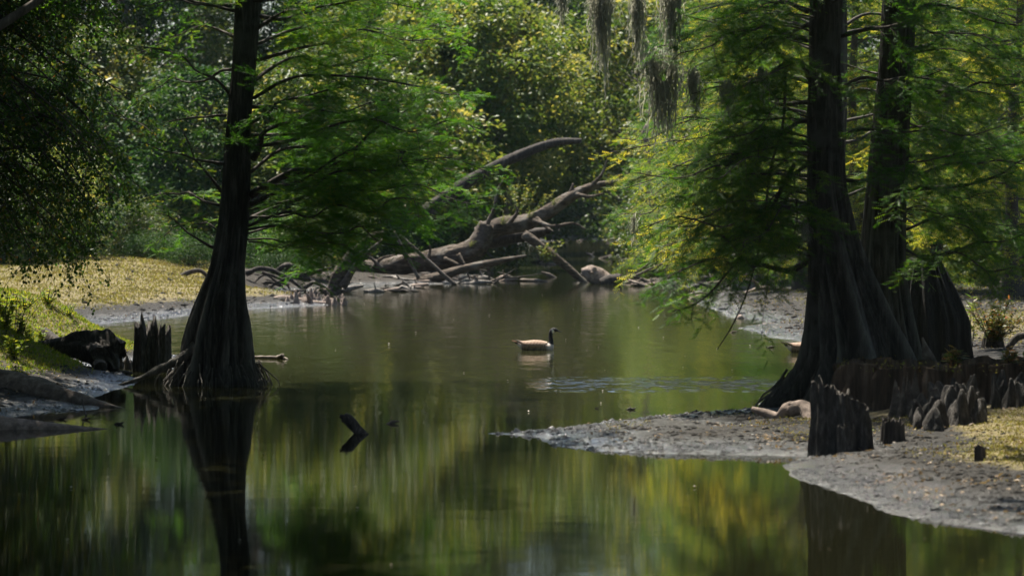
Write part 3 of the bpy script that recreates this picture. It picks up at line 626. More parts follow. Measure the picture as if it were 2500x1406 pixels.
# ------------------------------------------------------------------ the wood behind: kinds of tree, each copied
def broadleaf(name, mat, h, rad, z0, nclump, nleaf, lsize, seed, lab, bare=0):
    rng = np.random.default_rng(seed); root = empty(name, (0, 0, 0), lab, 'tree'); gt = G(); gl = G(); gf = G()
    lean = rng.normal(0, .06, 2) * h
    tp = [np.array([0, 0, -.4]), np.array([lean[0] * .2, lean[1] * .2, h * .25]), np.array([lean[0] * .6, lean[1] * .6, h * .6]), np.array([lean[0], lean[1], h * .95])]
    tube(gt, tp, [h * .016, h * .013, h * .008, .03], 12, 40, .2, seed)
    cs = []
    for k in range(nclump):
        t = (k + .5) / nclump; z = z0 + (h - z0) * (t ** .9); prof = math.sqrt(max(.05, 1 - ((t - .38) / .64) ** 2))
        a = k * 2.39996 + rng.normal(0, .4); rr = rad * prof * math.sqrt(rng.uniform(.12, 1))
        cs.append(np.array([rr * cos(a) + lean[0] * t, rr * sin(a) + lean[1] * t, z]))
    for k, c in enumerate(cs):
        zt = max(.15 * h * .5, c[2] - .35 * np.hypot(c[0], c[1]) - .5); b = np.array([np.interp(zt, [p[2] for p in tp], [p[i] for p in tp]) for i in range(2)] + [zt])
        if k % 2 == 0: tube(gl, [b, (b + c) / 2 + rng.normal(0, .15, 3) + [0, 0, -.1], c], [.05 + .03 * rng.random(), .03, .008], 5, 12, .2, k)
    C = np.repeat(np.array(cs), nleaf, 0); n = len(C); sz = np.repeat(rng.uniform(.4, 1.2, len(cs)), nleaf)
    dirs = nrm(rng.normal(0, 1, (n, 3))); rr = rng.random(n) ** .45
    off = dirs * (rr * sz)[:, None] * [1.15, 1.15, .75]; C = C + off
    D = nrm(rng.normal(0, .7, (n, 3)) + dirs * [1, 1, .2] + [0, 0, -.35]); N = rng.normal(0, .6, (n, 3)) + [0, 0, .9]
    tint = np.clip(np.repeat(rng.normal(.42, .2, len(cs)), nleaf) + rng.normal(0, .2, n) + .25 * (rng.random(n) > .93), 0, 1)
    add_leaves(gf, C, D, N, lsize * rng.uniform(.7, 1.3, n), lsize * .62 * rng.uniform(.7, 1.2, n), tint)
    gt.build('trunk', M['far_bark'], root); gl.build('branches', M['far_bark'], root); gf.build('crown', M[mat], root, smooth=False)
    return root
def cypress(name, mat, h, seed, lab, nb=100, z0=.6, rad=3.4, dens=.9, fl=.19, tb=.0):
    rng = np.random.default_rng(seed); root = empty(name, (0, 0, 0), lab, 'tree'); gt = G(); gw = G(); gf = G()
    tp = [(0, 0, -.4), (0, 0, .3), (.05, 0, 1.2), (.35, .1, h * .4), (.1, .25, h * .7), (.3, .1, h)]
    tube(gt, tp, [.4, .3, .17, .13, .09, .03], 14, 60, .2, seed, ribs=.3)
    for k in range(nb):
        t = (k + rng.random()) / nb; z = z0 + (h - .6 - z0) * t; a = k * 2.39996 + rng.normal(0, .5); l = rad * (1.05 - .7 * t) * rng.uniform(.45, 1.25)
        o = np.array([cos(a), sin(a), rng.uniform(-.1, .4)]); c = np.array([np.interp(z, [q[2] for q in tp], [q[0] for q in tp]), np.interp(z, [q[2] for q in tp], [q[1] for q in tp]), z])
        bough(gw, gf, [c, c + o * l * .4, c + o * l * .75 + [0, 0, -.06 * l], c + o * l + [0, 0, -.18 * l]], .03, rng, tl=1.0, fl=fl, fstep=.07, nl=3, dens=dens, droop=.25, tbias=tb + rng.normal(0, .1))
    gt.build('trunk', M['twig'], root); gw.build('branches', M['twig'], root); gf.build('crown', M[mat], root, smooth=False)
    return root
def put(o, x, y, rz, s, label, group, dz=0, sz=None):
    o.location = (x, y, max(gz(x, y), -.1) + dz); o.rotation_euler = (0, 0, rz); o.scale = (s, s, sz or s); tag(o, label, None, group)
rng = np.random.default_rng(77)
protos = {'pale': broadleaf('broadleaf_tree', 'leaf_pale', 9, 3.6, .3, 130, 120, .25, 61, 'x'),
          'mid': broadleaf('broadleaf_tree', 'leaf_far', 10, 3.8, .3, 135, 120, .25, 62, 'x'),
          'blue': broadleaf('broadleaf_tree', 'leaf_blue', 8.5, 3.6, .3, 125, 120, .23, 63, 'x'),
          'over': broadleaf('broadleaf_tree', 'leaf_pale', 11.5, 4.4, 3.3, 130, 135, .25, 69, 'x'),
          'tallpale': broadleaf('broadleaf_tree', 'leaf_far', 23, 6.0, 1.0, 300, 170, .24, 71, 'x'),
          'tall': broadleaf('broadleaf_tree', 'leaf_tall', 25, 6.5, .8, 320, 170, .24, 72, 'x'),
          'sun': cypress('young_cypress', 'needle_sun', 11, 64, 'x'),
          'green': cypress('young_cypress', 'needle', 12, 65, 'x'),
          'bush': broadleaf('bush', 'leaf_far', 3.2, 1.7, .25, 60, 200, .13, 66, 'x'),
          'palebush': broadleaf('bush', 'leaf_pale', 3.6, 1.8, .25, 60, 200, .13, 67, 'x'),
          'bluebush': broadleaf('bush', 'leaf_blue', 1.6, 1.5, .15, 44, 170, .10, 68, 'x')}
used = set()
def plant(kind, px, Y, s, label, group='trees of the wood behind the creek', sz=None):
    if kind == 'over' and Y == 100: sz = s * 1.45
    elif kind == 'over': sz = min(s * .95, 1.12)
    p = protos[kind]; o = p if kind not in used else copy_tree(p)
    if kind in ('pale', 'mid', 'blue') and sz is None: sz = s * rng.uniform(.72, .95)
    used.add(kind)
    if kind.endswith('bush'): o['category'] = 'bush'
    put(o, (px - CX) * Y / F, Y, rng.uniform(0, 6.28), s, label, group, sz=sz)
    return o
# the light green cypress whose boughs reach out behind the right trunks
YS = 61.0; base = np.array([(2030 - CX) * YS / F, YS, .1])
cyp4 = empty('bald_cypress', base, 'yellow-green sunlit bald cypress whose boughs reach over the water behind the right trunk', 'tree', 'bald cypress trees by the water')
gt = G(); tube(gt, [base - [0, 0, .4], base + [0, 0, .4], base + [.02, 0, 1.5], base + [.1, 0, 5], base + [.2, .1, 9.5]], [.42, .33, .2, .15, .04], 16, 50, .2, 5, ribs=.3)
gt.build('trunk', M['cypress_bark'], cyp4, base)
gf = G(); rng = np.random.default_rng(91)
for k in range(46):
    lo = k < 42; row = rng.uniform(60, 600) if lo else rng.uniform(-400, 0)
    tipx = 1480 + 330 * rng.random() ** 1.2 if k % 4 else rng.uniform(2250, 2560)
    if row < 250: tipx = max(tipx, 1560)
    d = rng.uniform(-2.6, 2.6); sag = rng.uniform(10, 110)
    if row > 330 and k % 4: tipx = rng.uniform(1490, 1760)
    pts = [P(2030, row, YS), P(2030 + (tipx - 2030) * .4, row - 35, YS + d * .5), P(2030 + (tipx - 2030) * .75, row - 10 + sag * .4, YS + d * .85), P(tipx, row + sag, YS + d)]
    if 30 <= k < 42:
        row = rng.uniform(430, 620); tipx = rng.uniform(1520, 1780); pts = [P(2030, row, YS), P(1850, row - 45, YS + d * .5), P(1700, row - 25, YS + d), P(tipx, row + rng.uniform(10, 70), YS + d)]
    gw = G(); bough(gw, gf, pts, .032, rng, tl=.9, fl=.13, fstep=.045, nl=4, dens=.75, droop=.25, start=.3, tbias=rng.normal(0, .2) + (.3 if 30 <= k < 42 else 0))  # some boughs tinted brighter, putting a sunlit clump into the colour
    gw.build('branch', M['twig'], cyp4, base)
gf.build('crown', M['needle_sun'], cyp4, base, smooth=False)
# sunlit cypresses on the right bank behind the two big trunks
for px, Y, s, k, lab in [
    (1770, 126, 1.15, 'sun', 'tall yellow-green young cypress behind the debris line and the hanging grey moss'),
    (1860, 118, 1.1, 'sun', 'yellow-green young cypress standing behind the grey fluted stump'),
    (1960, 104, 1.0, 'green', 'green young cypress directly behind the big right cypress trunk'),
    (2110, 100, 1.0, 'sun', 'sunlit young cypress showing between the two big right trunks'),
    (2290, 98, 1.0, 'sun', 'sunlit young cypress behind the broad broken stump on the right'),
    (2400, 112, 1.1, 'green', 'green young cypress at the back of the bright right mud'),
    (2470, 92, 1.0, 'sun', 'sunlit young cypress over the bright mud at the right edge'),
    (2640, 96, 1.1, 'sun', 'sunlit young cypress reaching in from beyond the right edge'),
    (1740, 140, 1.2, 'green', 'green young cypress on the far right shore beside the stream head')]:
    plant(k, px, Y, s, lab, 'sunlit cypresses on the right bank')
wood = [
    (1195, 168, 1.0, 'over', 'pale broadleaf tree above the upper fallen log'), (1150, 150, 1.0, 'over', 'pale broadleaf tree left of the upper fallen log'),
    (1150, 200, 1.5, 'over', 'spreading pale tree on the stream shore above the log joint'), (1100, 176, 1.3, 'over', 'pale tree deep in the wood behind the log joint'), (985, 168, 1.2, 'over', 'pale tree deep in the wood behind the bough tips'), (1060, 152, 1.0, 'over', 'broadleaf tree behind the tips of the left cypress boughs'), (940, 142, 1.0, 'pale', 'pale broadleaf tree behind the middle boughs of the left cypress'),
    (810, 138, 1.0, 'mid', 'broadleaf tree behind the inner boughs of the left cypress'), (690, 134, .95, 'pale', 'pale broadleaf tree just right of the left cypress trunk'),
    (560, 136, 1.0, 'blue', 'blue-green tree hidden behind the left cypress trunk'), (450, 146, 1.0, 'pale', 'pale broadleaf tree just left of the left cypress trunk'),
    (330, 150, 1.0, 'pale', 'pale broadleaf tree behind the torn fallen trunk on the left'), (190, 146, 1.0, 'mid', 'shaded tree behind the left mossy mound'),
    (60, 118, 1.0, 'blue', 'shaded blue-green tree behind the drooping leaves at the left edge'), (-90, 118, 1.1, 'mid', 'broadleaf tree beyond the left edge'),
    (1120, 224, 1.25, 'over', 'broadleaf tree over the left side of the far stream'), (1660, 262, 1.3, 'over', 'pale tree on the right side of the stream head'), (1560, 172, 1.15, 'over', 'pale broadleaf tree behind the hanging moss'),
    (1740, 158, 1.0, 'mid', 'broadleaf tree behind the sunlit cypresses left of the right trunks'), (1790, 150, 1.0, 'pale', 'pale tree far behind the hanging branches of the right cypress'),
    (1960, 146, 1.0, 'mid', 'tree far behind the big right trunk'), (2130, 142, 1.0, 'pale', 'pale tree far behind the leaning right trunk'),
    (2300, 140, 1.0, 'mid', 'tree far behind the broad broken stump'), (2460, 136, 1.0, 'pale', 'pale tree far behind the bright right mud'), (2620, 134, 1.0, 'blue', 'blue-green tree far behind the right edge'),
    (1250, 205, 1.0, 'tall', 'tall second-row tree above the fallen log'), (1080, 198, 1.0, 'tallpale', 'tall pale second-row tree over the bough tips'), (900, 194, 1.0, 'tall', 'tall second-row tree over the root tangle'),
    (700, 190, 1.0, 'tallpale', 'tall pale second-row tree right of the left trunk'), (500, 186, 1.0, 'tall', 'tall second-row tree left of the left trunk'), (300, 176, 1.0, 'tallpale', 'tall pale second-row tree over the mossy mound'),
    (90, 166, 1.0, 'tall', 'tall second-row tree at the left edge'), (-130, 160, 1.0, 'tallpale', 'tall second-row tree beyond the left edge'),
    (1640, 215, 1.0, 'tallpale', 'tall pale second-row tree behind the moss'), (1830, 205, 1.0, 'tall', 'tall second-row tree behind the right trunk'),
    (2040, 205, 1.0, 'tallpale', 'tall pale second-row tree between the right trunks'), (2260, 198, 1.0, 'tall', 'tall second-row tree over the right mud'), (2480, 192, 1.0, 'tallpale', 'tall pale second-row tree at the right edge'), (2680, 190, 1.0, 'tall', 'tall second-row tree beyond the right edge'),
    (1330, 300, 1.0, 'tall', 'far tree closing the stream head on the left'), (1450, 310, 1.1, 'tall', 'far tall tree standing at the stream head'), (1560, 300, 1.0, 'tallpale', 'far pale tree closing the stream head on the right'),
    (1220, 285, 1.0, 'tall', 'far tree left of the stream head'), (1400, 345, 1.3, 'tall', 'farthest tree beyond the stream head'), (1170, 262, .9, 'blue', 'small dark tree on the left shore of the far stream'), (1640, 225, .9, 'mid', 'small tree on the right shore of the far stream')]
for px, Y, s, k, lab in wood: plant(k, px, Y, s, lab)
# unseen trees added along both banks and behind the camera to shade the creek
for k, (x, y, kd, s_) in enumerate([(-19, 62, 'tall', .8), (-17, 46, 'tallpale', .75), (-16, 30, 'tall', .7), (-15, 14, 'tallpale', .7), (-17, -4, 'tall', .7), (-6, -16, 'tallpale', .8), (7, -17, 'tall', .8), (17, -3, 'tallpale', .75), (16, 14, 'tall', .7), (15.5, 29, 'tallpale', .7), (16, 43, 'tall', .72), (18, 58, 'tallpale', .8), (-22, 82, 'tall', .8), (20, 74, 'tall', .8), (-12.8, 53.5, 'tall', .62), (-11.8, 44, 'tallpale', .55), (10.6, 41.5, 'tall', .55), (10.2, 34, 'tallpale', .5), (8.8, 36.5, 'over', 1.5), (10.5, 26, 'over', 1.6), (-9.2, 50.5, 'over', 1.45), (-9.6, 38, 'over', 1.6), (-9.8, 28, 'over', 1.6)]):
    o = plant(kd, CX, 100, s_, 'unseen creekside tree added to shade the banks and water', 'unseen creekside trees added for shade'); o.location = (x, y, max(gz(x, y), 0))
bushes = [
    (318, 126, .6, 'bush', 'low bush under the torn fallen trunk on the left'), (120, 112, .9, 'palebush', 'pale bush at the back of the left mossy mound'), (10, 108, 1.0, 'bush', 'dark bush at the back of the mound at the left edge'),
    (345, 116, .42, 'bluebush', 'blue-green low bush at the right foot of the mossy mound'), (415, 116, .5, 'bluebush', 'blue-green low bush left of the cypress base'), (465, 114, .5, 'bluebush', 'blue-green creeping bush touching the cypress outline'),
    (640, 122, .7, 'bluebush', 'dark creeping bush right of the cypress base'), (1000, 150, 1.3, 'bush', 'bush behind the fallen log roots'), (1110, 148, 1.3, 'palebush', 'pale bush behind the middle of the fallen log'),
    (1130, 150, 1.4, 'bush', 'bush rising behind the log stub'), (1090, 196, 1.5, 'bush', 'dark bush on the shore behind the log joint'), (1130, 215, 1.4, 'bluebush', 'low blue-green bush on the far stream shore'),
    (1640, 152, 1.2, 'bush', 'bush on the far right shore of the stream'), (1700, 140, 1.1, 'palebush', 'pale bush behind the debris line'), (1760, 125, 1.2, 'bush', 'bush left of the grey fluted stump'),
    (1880, 128, 1.3, 'palebush', 'pale bush behind the grey fluted stump'), (2300, 112, 1.2, 'bush', 'bush at the back of the bright right mud'), (2420, 108, 1.2, 'palebush', 'pale bush at the back right of the mud'), (2520, 104, 1.3, 'bush', 'bush at the right edge above the mud'),
    (1350, 299, 2.0, 'bush', 'far bush at the left of the stream head'), (1420, 304, 2.2, 'palebush', 'far pale bush at the middle of the stream head'), (1475, 300, 2.0, 'bush', 'far bush right of the middle of the stream head'), (1540, 298, 2.2, 'bush', 'far bush at the right of the stream head'), (700, 135, 1.3, 'bush', 'bush behind the root tangle'), (840, 140, 1.3, 'palebush', 'pale bush behind the leaning snag'), (620, 124, .8, 'bluebush', 'low creeping bush behind the root tangle'), (760, 128, .9, 'bluebush', 'low creeping bush left of the leaning snag'), (900, 137, 1.0, 'bluebush', 'low creeping bush behind the thick log end'), (680, 117, .5, 'bluebush', 'small creeping bush among the root tangle'), (730, 121, .6, 'bush', 'small bush behind the root tangle'), (820, 130, .7, 'bush', 'small bush left of the broad shaded stump'), (930, 134, .8, 'bluebush', 'creeping bush right of the broad shaded stump'), (1010, 138, .9, 'bluebush', 'creeping bush behind the middle of the fallen tree'), (1070, 142, 1.0, 'bush', 'small bush behind the fallen tree joint'), (960, 140, 1.0, 'bush', 'bush between the two leaning poles and the wood'), (560, 140, 1.2, 'bush', 'bush behind the left cypress trunk')]
for px, Y, s, k, lab in bushes: plant(k, px, Y, s, lab, 'bushes along the back of the banks')


# ------------------------------------------------------------------ stumps
def stump(name, c, mat, label, cat='stump', group=None, **k):
    g = G(); stump_mesh(g, (0, 0, 0), **k); o = g.build(name, M[mat]); o.location = [float(v) for v in c]
    return tag(o, label, cat, group)
def on(px, row, Y=None):
    p = W(px, row); return np.array([p[0], p[1], max(gz(p[0], p[1]), -.05)])
def one(name, label, cat, mat, tubes, group=None, n=9, rough=.25, jag=.4):
    """one dead piece of wood made of joined tubes; tubes: (points px,row,Y ; radii in m)"""
    g = G()
    for k, (pts, r) in enumerate(tubes): tube(g, [P(*p) for p in pts], r, n, max(12, 8 * len(pts)), rough, k + len(label), jag)
    c = P(*tubes[0][0][0]); o = g.build(name, M[mat], None, c); return tag(o, label, cat, group)

st = stump('broken_stump', on(374, 907), 'knee_wood', 'jagged dark rotten stump standing in mud just left of the left cypress', R0=.36, R1=.29, h=.94, seed=4, ribs=9, depth=.28, jag=.38, jf=2.6, hollow=.4, wall=.62)
one('fallen_stump', 'dark hollow stump lying on its side on the left bank, ragged end toward the water', 'stump', 'knee_wood',
    [([(80, 846, 58.6), (150, 846, 58.4), (205, 846, 58.2), (250, 855, 58), (272, 872, 57.8)], [.05, .12, .19, .25, .22]), ([(262, 862, 57.9), (278, 890, 57.8), (282, 908, 57.7)], [.13, .09, .05]), ([(230, 868, 58), (238, 900, 57.7)], [.12, .06])], rough=.85, n=40, jag=1.0)
one('leaning_stub', 'short leaning stub poking out of the mossy left bank', 'stump', 'dark_wood', [([(150, 846, 60), (128, 828, 60.2), (108, 810, 60.4)], [.12, .09, .075])], n=14, rough=.4, jag=.8)
one('hollow_knot', 'round dark hollow log end at the water between the fallen stump and jagged stump', 'log', 'dark_wood', [([(246, 898, 57.0), (242, 894, 57.6), (240, 890, 58.4)], [.10, .115, .10])], n=16)
one('driftwood_log', 'flat dark log half sunk in the puddle beside the jagged stump', 'log', 'dark_wood', [([(276, 912, 57.6), (300, 909, 57.7), (322, 911, 57.8)], [.03, .045, .02])])
one('driftwood_log', 'long streaked log half buried in mud at the lower left, tapering to the right', 'log', 'dead_wood', [([(-60, 945, 50.3), (50, 957, 49.8), (150, 974, 49.3), (240, 990, 48.9), (302, 998, 48.4)], [.30, .25, .16, .07, .01])], n=20, rough=.3)
one('driftwood_log', 'smooth reddish log half sunk in the water at the bottom left edge', 'log', 'tan_wood', [([(-120, 1046, 43.9), (0, 1046, 43.9), (120, 1047, 43.9), (200, 1048, 43.9), (268, 1048, 43.9)], [.19, .155, .085, .04, .005])], n=20, rough=.12)
one('twig', 'thin bent twig stuck upright in the mud by the lower left logs', 'stick', 'twig', [([(200, 972, 47), (203, 990, 47), (211, 1016, 46.6)], [.006, .009, .012])])
one('floating_branch', 'knobby stick floating right of the left cypress base', 'stick', 'dead_wood', [([(612, 872, 64.2), (650, 872, 64), (690, 874, 63.8), (704, 877, 63.6)], [.03, .03, .035, .01]), ([(676, 873, 63.8), (690, 868, 63.7)], [.035, .04])], n=8)
one('snag', 'dark stub sticking out of calm water in the foreground, leaning left', 'stump', 'dark_wood', [([(892, 1066, 42.9), (872, 1048, 43), (852, 1026, 43), (838, 1018, 43)], [.05, .062, .066, .055]), ([(850, 1022, 43), (830, 1015, 43)], [.045, .022])], n=12, rough=.2)

# right bank wood
w = stump('wide_stump', (P(2400, 900, 45.0)[0], 45.0, .10), 'brown_wood', 'very wide flat topped brown stump with moss on its rim at the right edge', R0=1.98, R1=1.92, h=.72, seed=14, ribs=26, depth=.13, jag=.20, jf=3.0, wall=.96, hollow=.05, ys=.6, nth=220)
g = G(); rng = np.random.default_rng(5); n = 420
a = rng.uniform(pi, 2 * pi, n); rr = 1.82 - np.abs(rng.normal(0, .25, n)); c = np.stack([rr * np.cos(a), rr * np.sin(a) * .6, .60 + .05 * rng.normal(0, 1, n)], -1)
add_leaves(g, c, rng.normal(0, .5, (n, 3)) + [0, -.3, .3], rng.normal(0, .4, (n, 3)) + [0, 0, 1], rng.uniform(.02, .06, n), rng.uniform(.015, .03, n), rng.random(n))
g.build('moss', M['cover'], w, smooth=False)['kind'] = 'stuff'
k1 = stump('jagged_stump', on(2052, 1119), 'knee_wood', 'tall jagged split stump at the near right water edge', R0=.40, R1=.33, h=.80, seed=23, ribs=8, depth=.3, jag=.20, jf=1.9, hollow=.35, wall=.6, ys=.8, mound=lambda th: 1 - .28 * sstep(-.2, .9, np.cos(th)))
g = G(); stump_mesh(g, (.03, -.36, 0), R0=.13, R1=.10, h=.36, seed=6, ribs=5, depth=.2, jag=.3, hollow=.05, wall=.8); g.build('stub', M['knee_wood'], k1)
stump('small_stump', on(2182, 1104), 'dark_wood', 'low dark stump just right of the tall jagged stump', R0=.19, R1=.13, h=.27, seed=9, ribs=5, depth=.22, jag=.3, hollow=.05, wall=.8)
stump('rotten_stump', on(2212, 1066), 'dead_wood', 'crumbling stump against the wide stump, between dark stump and grey knees', R0=.34, R1=.13, h=.48, seed=19, ribs=6, depth=.3, jag=.6, hollow=.1, wall=.7)
stump('small_stump', on(2392, 1176), 'dark_wood', 'tiny dark stump alone on the yellow moss at the near right', R0=.07, R1=.06, h=.16, seed=29, ribs=5, depth=.2, jag=.3, hollow=.04, wall=.8)
one('bare_root', 'pale smooth arched root lying on the mud spit left of the jagged stump', 'root', 'tan_wood', [([(1836, 998, 43.6), (1872, 1010, 43.5), (1902, 1018, 43.4), (1922, 1000, 43.3), (1946, 996, 43.2)], [.03, .055, .06, .085, .09]), ([(1930, 1002, 43.2), (1962, 994, 43.1), (1978, 1024, 42.8), (1980, 1056, 42.4)], [.085, .085, .075, .05])], n=14, rough=.2)
one('splinter', 'upright pointed wood splinter behind the wide stump', 'stump', 'dead_wood', [([(2276, 910, 47), (2264, 868, 47), (2252, 824, 47)], [.10, .075, .012])], n=9, rough=.4)

base = P(2285, 900, 55); base[2] = .2
bs = empty('broad_stump', base, 'broad dark fluted stump with broken top behind the right trunks', 'stump')
g = G(); trunk_mesh(g, [(628, 2226, 2296), (660, 2216, 2312), (700, 2204, 2336), (780, 2190, 2372), (850, 2184, 2380), (900, 2178, 2392)], 55, 47, 13, .2, nz=70, zbot=-.1, jag_top=.18)
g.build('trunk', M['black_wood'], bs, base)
sb = stump('overgrown_stump', on(2424, 884), 'dark_wood', 'dark stump carrying the reddish leafed shrub at the right edge', R0=.40, R1=.12, h=.5, seed=33, ribs=5, depth=.35, jag=.6, hollow=.1, wall=.7)
one('curved_root', 'dark curved root arching over the bright mud at the right edge', 'root', 'dark_wood', [([(2462, 850, 60), (2480, 826, 60), (2500, 820, 60), (2540, 830, 60), (2560, 850, 60)], [.05, .06, .06, .05, .04])])
gs = stump('grey_stump', (P(1876, 720, 110)[0], 109.5, .18), 'grey_wood', 'wide pale grey fluted cypress stump behind the sticks on the far right bank', R0=1.28, R1=1.12, h=1.12, seed=52, ribs=19, depth=.14, jag=.12, hollow=.3, wall=.85, ys=.7)
one('dead_branch', 'bare forked branch lying in front of the grey fluted stump', 'branch', 'tan_wood', [([(1784, 729, 105), (1832, 711, 105), (1862, 703, 105), (1905, 706, 105), (1960, 714, 105)], [.03, .05, .06, .06, .05]), ([(1858, 704, 105), (1838, 684, 105), (1818, 664, 105)], [.045, .035, .02]), ([(1902, 706, 105), (1885, 690, 105), (1870, 668, 105)], [.05, .04, .02]), ([(1836, 684, 105), (1808, 682, 105)], [.03, .015])])
one('dead_branch', 'long thin branch lying lowest in front of the grey stump', 'branch', 'tan_wood', [([(1796, 731, 103), (1840, 724, 103), (1890, 722, 103), (1960, 706, 103)], [.04, .055, .05, .03]), ([(1890, 730, 102), (1930, 718, 102), (1968, 712, 102)], [.03, .03, .02])])
one('stick', 'dark stick lying on the pale far right mud', 'stick', 'dark_wood', [([(1892, 750, 97.5), (1925, 747, 97.5), (1960, 743, 98)], [.03, .045, .02])])
one('stick', 'thin stick lying on the bright mud above the reddish shrub', 'stick', 'dead_wood', [([(2440, 748, 92), (2480, 744, 92), (2530, 746, 92)], [.03, .035, .03])])
one('rock', 'small pale stone at the water edge of the far right mud', 'stone', 'tan_wood', [([(1798, 779, 86.5), (1808, 776, 86.5), (1818, 780, 86.5)], [.04, .09, .03])], rough=.4)

# fallen timber across the creek
fl = empty('fallen_tree', P(1000, 690, 128), 'big fallen tree lying across the creek with a limb rising to the right', 'log', 'fallen timber across the creek')
b0 = P(1000, 690, 128)
g = G(); tube(g, [P(*p) for p in [(770, 664, 128), (850, 662, 128), (930, 655, 128), (1010, 642, 128), (1085, 630, 128), (1140, 615, 128), (1172, 588, 128), (1188, 548, 128)]], [.36, .36, .35, .34, .35, .38, .34, .27], 22, 90, .32, 3, .6)
g.build('trunk', M['log_wood'], fl, b0)
g = G(); tube(g, [P(*p) for p in [(1165, 575, 128.6), (1215, 556, 128.6), (1280, 545, 128.6), (1335, 520, 128.6), (1385, 485, 128.6), (1440, 458, 128.6), (1530, 440, 128.6)]], [.3, .32, .3, .25, .2, .16, .06], 16, 80, .32, 8); 
tube(g, [P(1388, 482, 128.6), P(1396, 462, 128.6), P(1400, 448, 128.6)], [.1, .07, .04], 8, 10, .2)
g.build('limb', M['log_wood'], fl, b0)
g = G(); tube(g, [P(*p) for p in [(1190, 590, 129.5), (1250, 580, 129.5), (1300, 572, 129.5), (1345, 560, 129.5)]], [.26, .28, .22, .1], 12, 30, .3, 5); g.build('shadowed_limb', M['dark_wood'], fl, b0)  # darker wood puts the shadow under the rising limb into its colour
for k, pts in enumerate([[(1040, 640, 127.5), (1050, 612, 127.5), (1046, 590, 127.4)], [(1240, 548, 128.2), (1262, 520, 128), (1258, 500, 128)], [(1310, 532, 128.3), (1330, 552, 128), (1352, 566, 127.8)], [(905, 660, 127.6), (930, 632, 127.4), (965, 622, 127.2)], [(1405, 474, 128.3), (1440, 480, 128), (1475, 472, 127.8)], [(1120, 622, 127.5), (1135, 650, 127.3), (1150, 690, 127.2)], [(1188, 552, 128), (1206, 510, 127.8), (1214, 468, 127.6), (1228, 440, 127.5)], [(1300, 538, 128), (1350, 552, 127.6), (1400, 545, 127.4), (1430, 560, 127.3)], [(1085, 632, 127.6), (1130, 650, 127.4), (1190, 662, 127.2)], [(930, 655, 127.5), (905, 630, 127.3), (878, 618, 127.2)], [(1440, 458, 128.4), (1470, 425, 128.2), (1482, 392, 128)], [(1000, 645, 127.6), (985, 620, 127.4), (950, 600, 127.2)]]):
    g = G(); tube(g, [P(*p) for p in pts], np.linspace(.085, .02, len(pts)), 7, 18, .4, k, .8); g.build('stub', M['log_wood'], fl, b0)
one('fallen_log', 'thinner lower log lying along the water in front of the big fallen tree', 'log', 'log_wood', [([(815, 682, 125), (900, 688, 125), (985, 692, 125), (1050, 683, 125), (1120, 660, 125), (1200, 642, 125), (1285, 624, 125)], [.13, .14, .16, .19, .15, .12, .04]), ([(1190, 642, 125), (1194, 668, 125), (1196, 690, 125)], [.06, .05, .03])], 'fallen timber across the creek', 12)
one('fallen_branch', 'straight branch slanting down into the water at the right end of the fallen timber', 'branch', 'log_wood', [([(1280, 572, 126.5), (1335, 612, 126.5), (1388, 656, 126.5), (1436, 697, 126.5)], [.16, .15, .13, .11])], 'fallen timber across the creek', 12)
one('leaning_snag', 'thick forked snag leaning up from dark water left of the fallen tree', 'snag', 'log_wood', [([(812, 738, 109), (816, 700, 109), (838, 655, 109), (872, 610, 109), (905, 582, 109), (938, 566, 109)], [.24, .20, .19, .17, .13, .06]), ([(838, 700, 108.8), (868, 650, 108.8), (905, 612, 108.8), (935, 585, 108.8)], [.12, .09, .07, .03]), ([(815, 738, 109), (800, 715, 109), (780, 706, 109)], [.16, .1, .05])], 'fallen timber across the creek', 16, .55)
stump('grey_stump', (P(876, 650, 136)[0], 136, .3), 'grey_wood', 'broad shaded fluted stump behind the leaning snag', R0=1.2, R1=.95, h=1.75, seed=57, ribs=12, depth=.2, jag=.3, hollow=.3, wall=.85, ys=.7)
one('fallen_log', 'dark mossy log slanting high above the creek', 'log', 'dark_wood', [([(1040, 520, 134), (1085, 484, 134), (1145, 442, 134), (1220, 402, 134), (1300, 366, 134), (1360, 347, 134), (1420, 344, 134)], [.27, .25, .23, .2, .17, .14, .09])], 'fallen timber across the creek', 14)
one('stick', 'left thin pole leaning on the fallen tree', 'stick', 'dead_wood', [([(962, 566, 123), (992, 622, 123), (1022, 680, 123)], [.045, .05, .06])])
one('stick', 'right thin pole leaning on the fallen tree into the water', 'stick', 'dead_wood', [([(976, 574, 123), (1040, 632, 123), (1112, 697, 123)], [.05, .06, .08])])
one('torn_log', 'torn fallen trunk with split bark behind the left mossy mound', 'log', 'dead_wood', [([(215, 500, 134.0), (280, 535, 134.0), (335, 565, 134.0), (400, 585, 134.0), (450, 602, 134.0)], [.3, .5, .6, .5, .3]), ([(300, 505, 133.4), (335, 522, 133.4), (368, 552, 133.4)], [.1, .12, .08]), ([(290, 540, 133.3), (325, 570, 133.3), (345, 600, 133.3)], [.12, .16, .1]), ([(366, 560, 133.2), (388, 520, 133.2), (392, 500, 133.2)], [.12, .08, .05])], None, 18, .4)
one('dead_snag', 'short sunlit leaning trunk behind the rising limb of the fallen tree', 'snag', 'dead_wood', [([(1228, 600, 146), (1238, 520, 146), (1246, 440, 146)], [.2, .17, .1])], None, 12)
one('dead_snag', 'pale dead stub rising among leaves below the hanging moss', 'snag', 'tan_wood', [([(1640, 690, 134), (1590, 480, 134), (1578, 350, 134), (1570, 330, 134), (1580, 305, 134)], [.16, .13, .11, .1, .07])], None, 10)
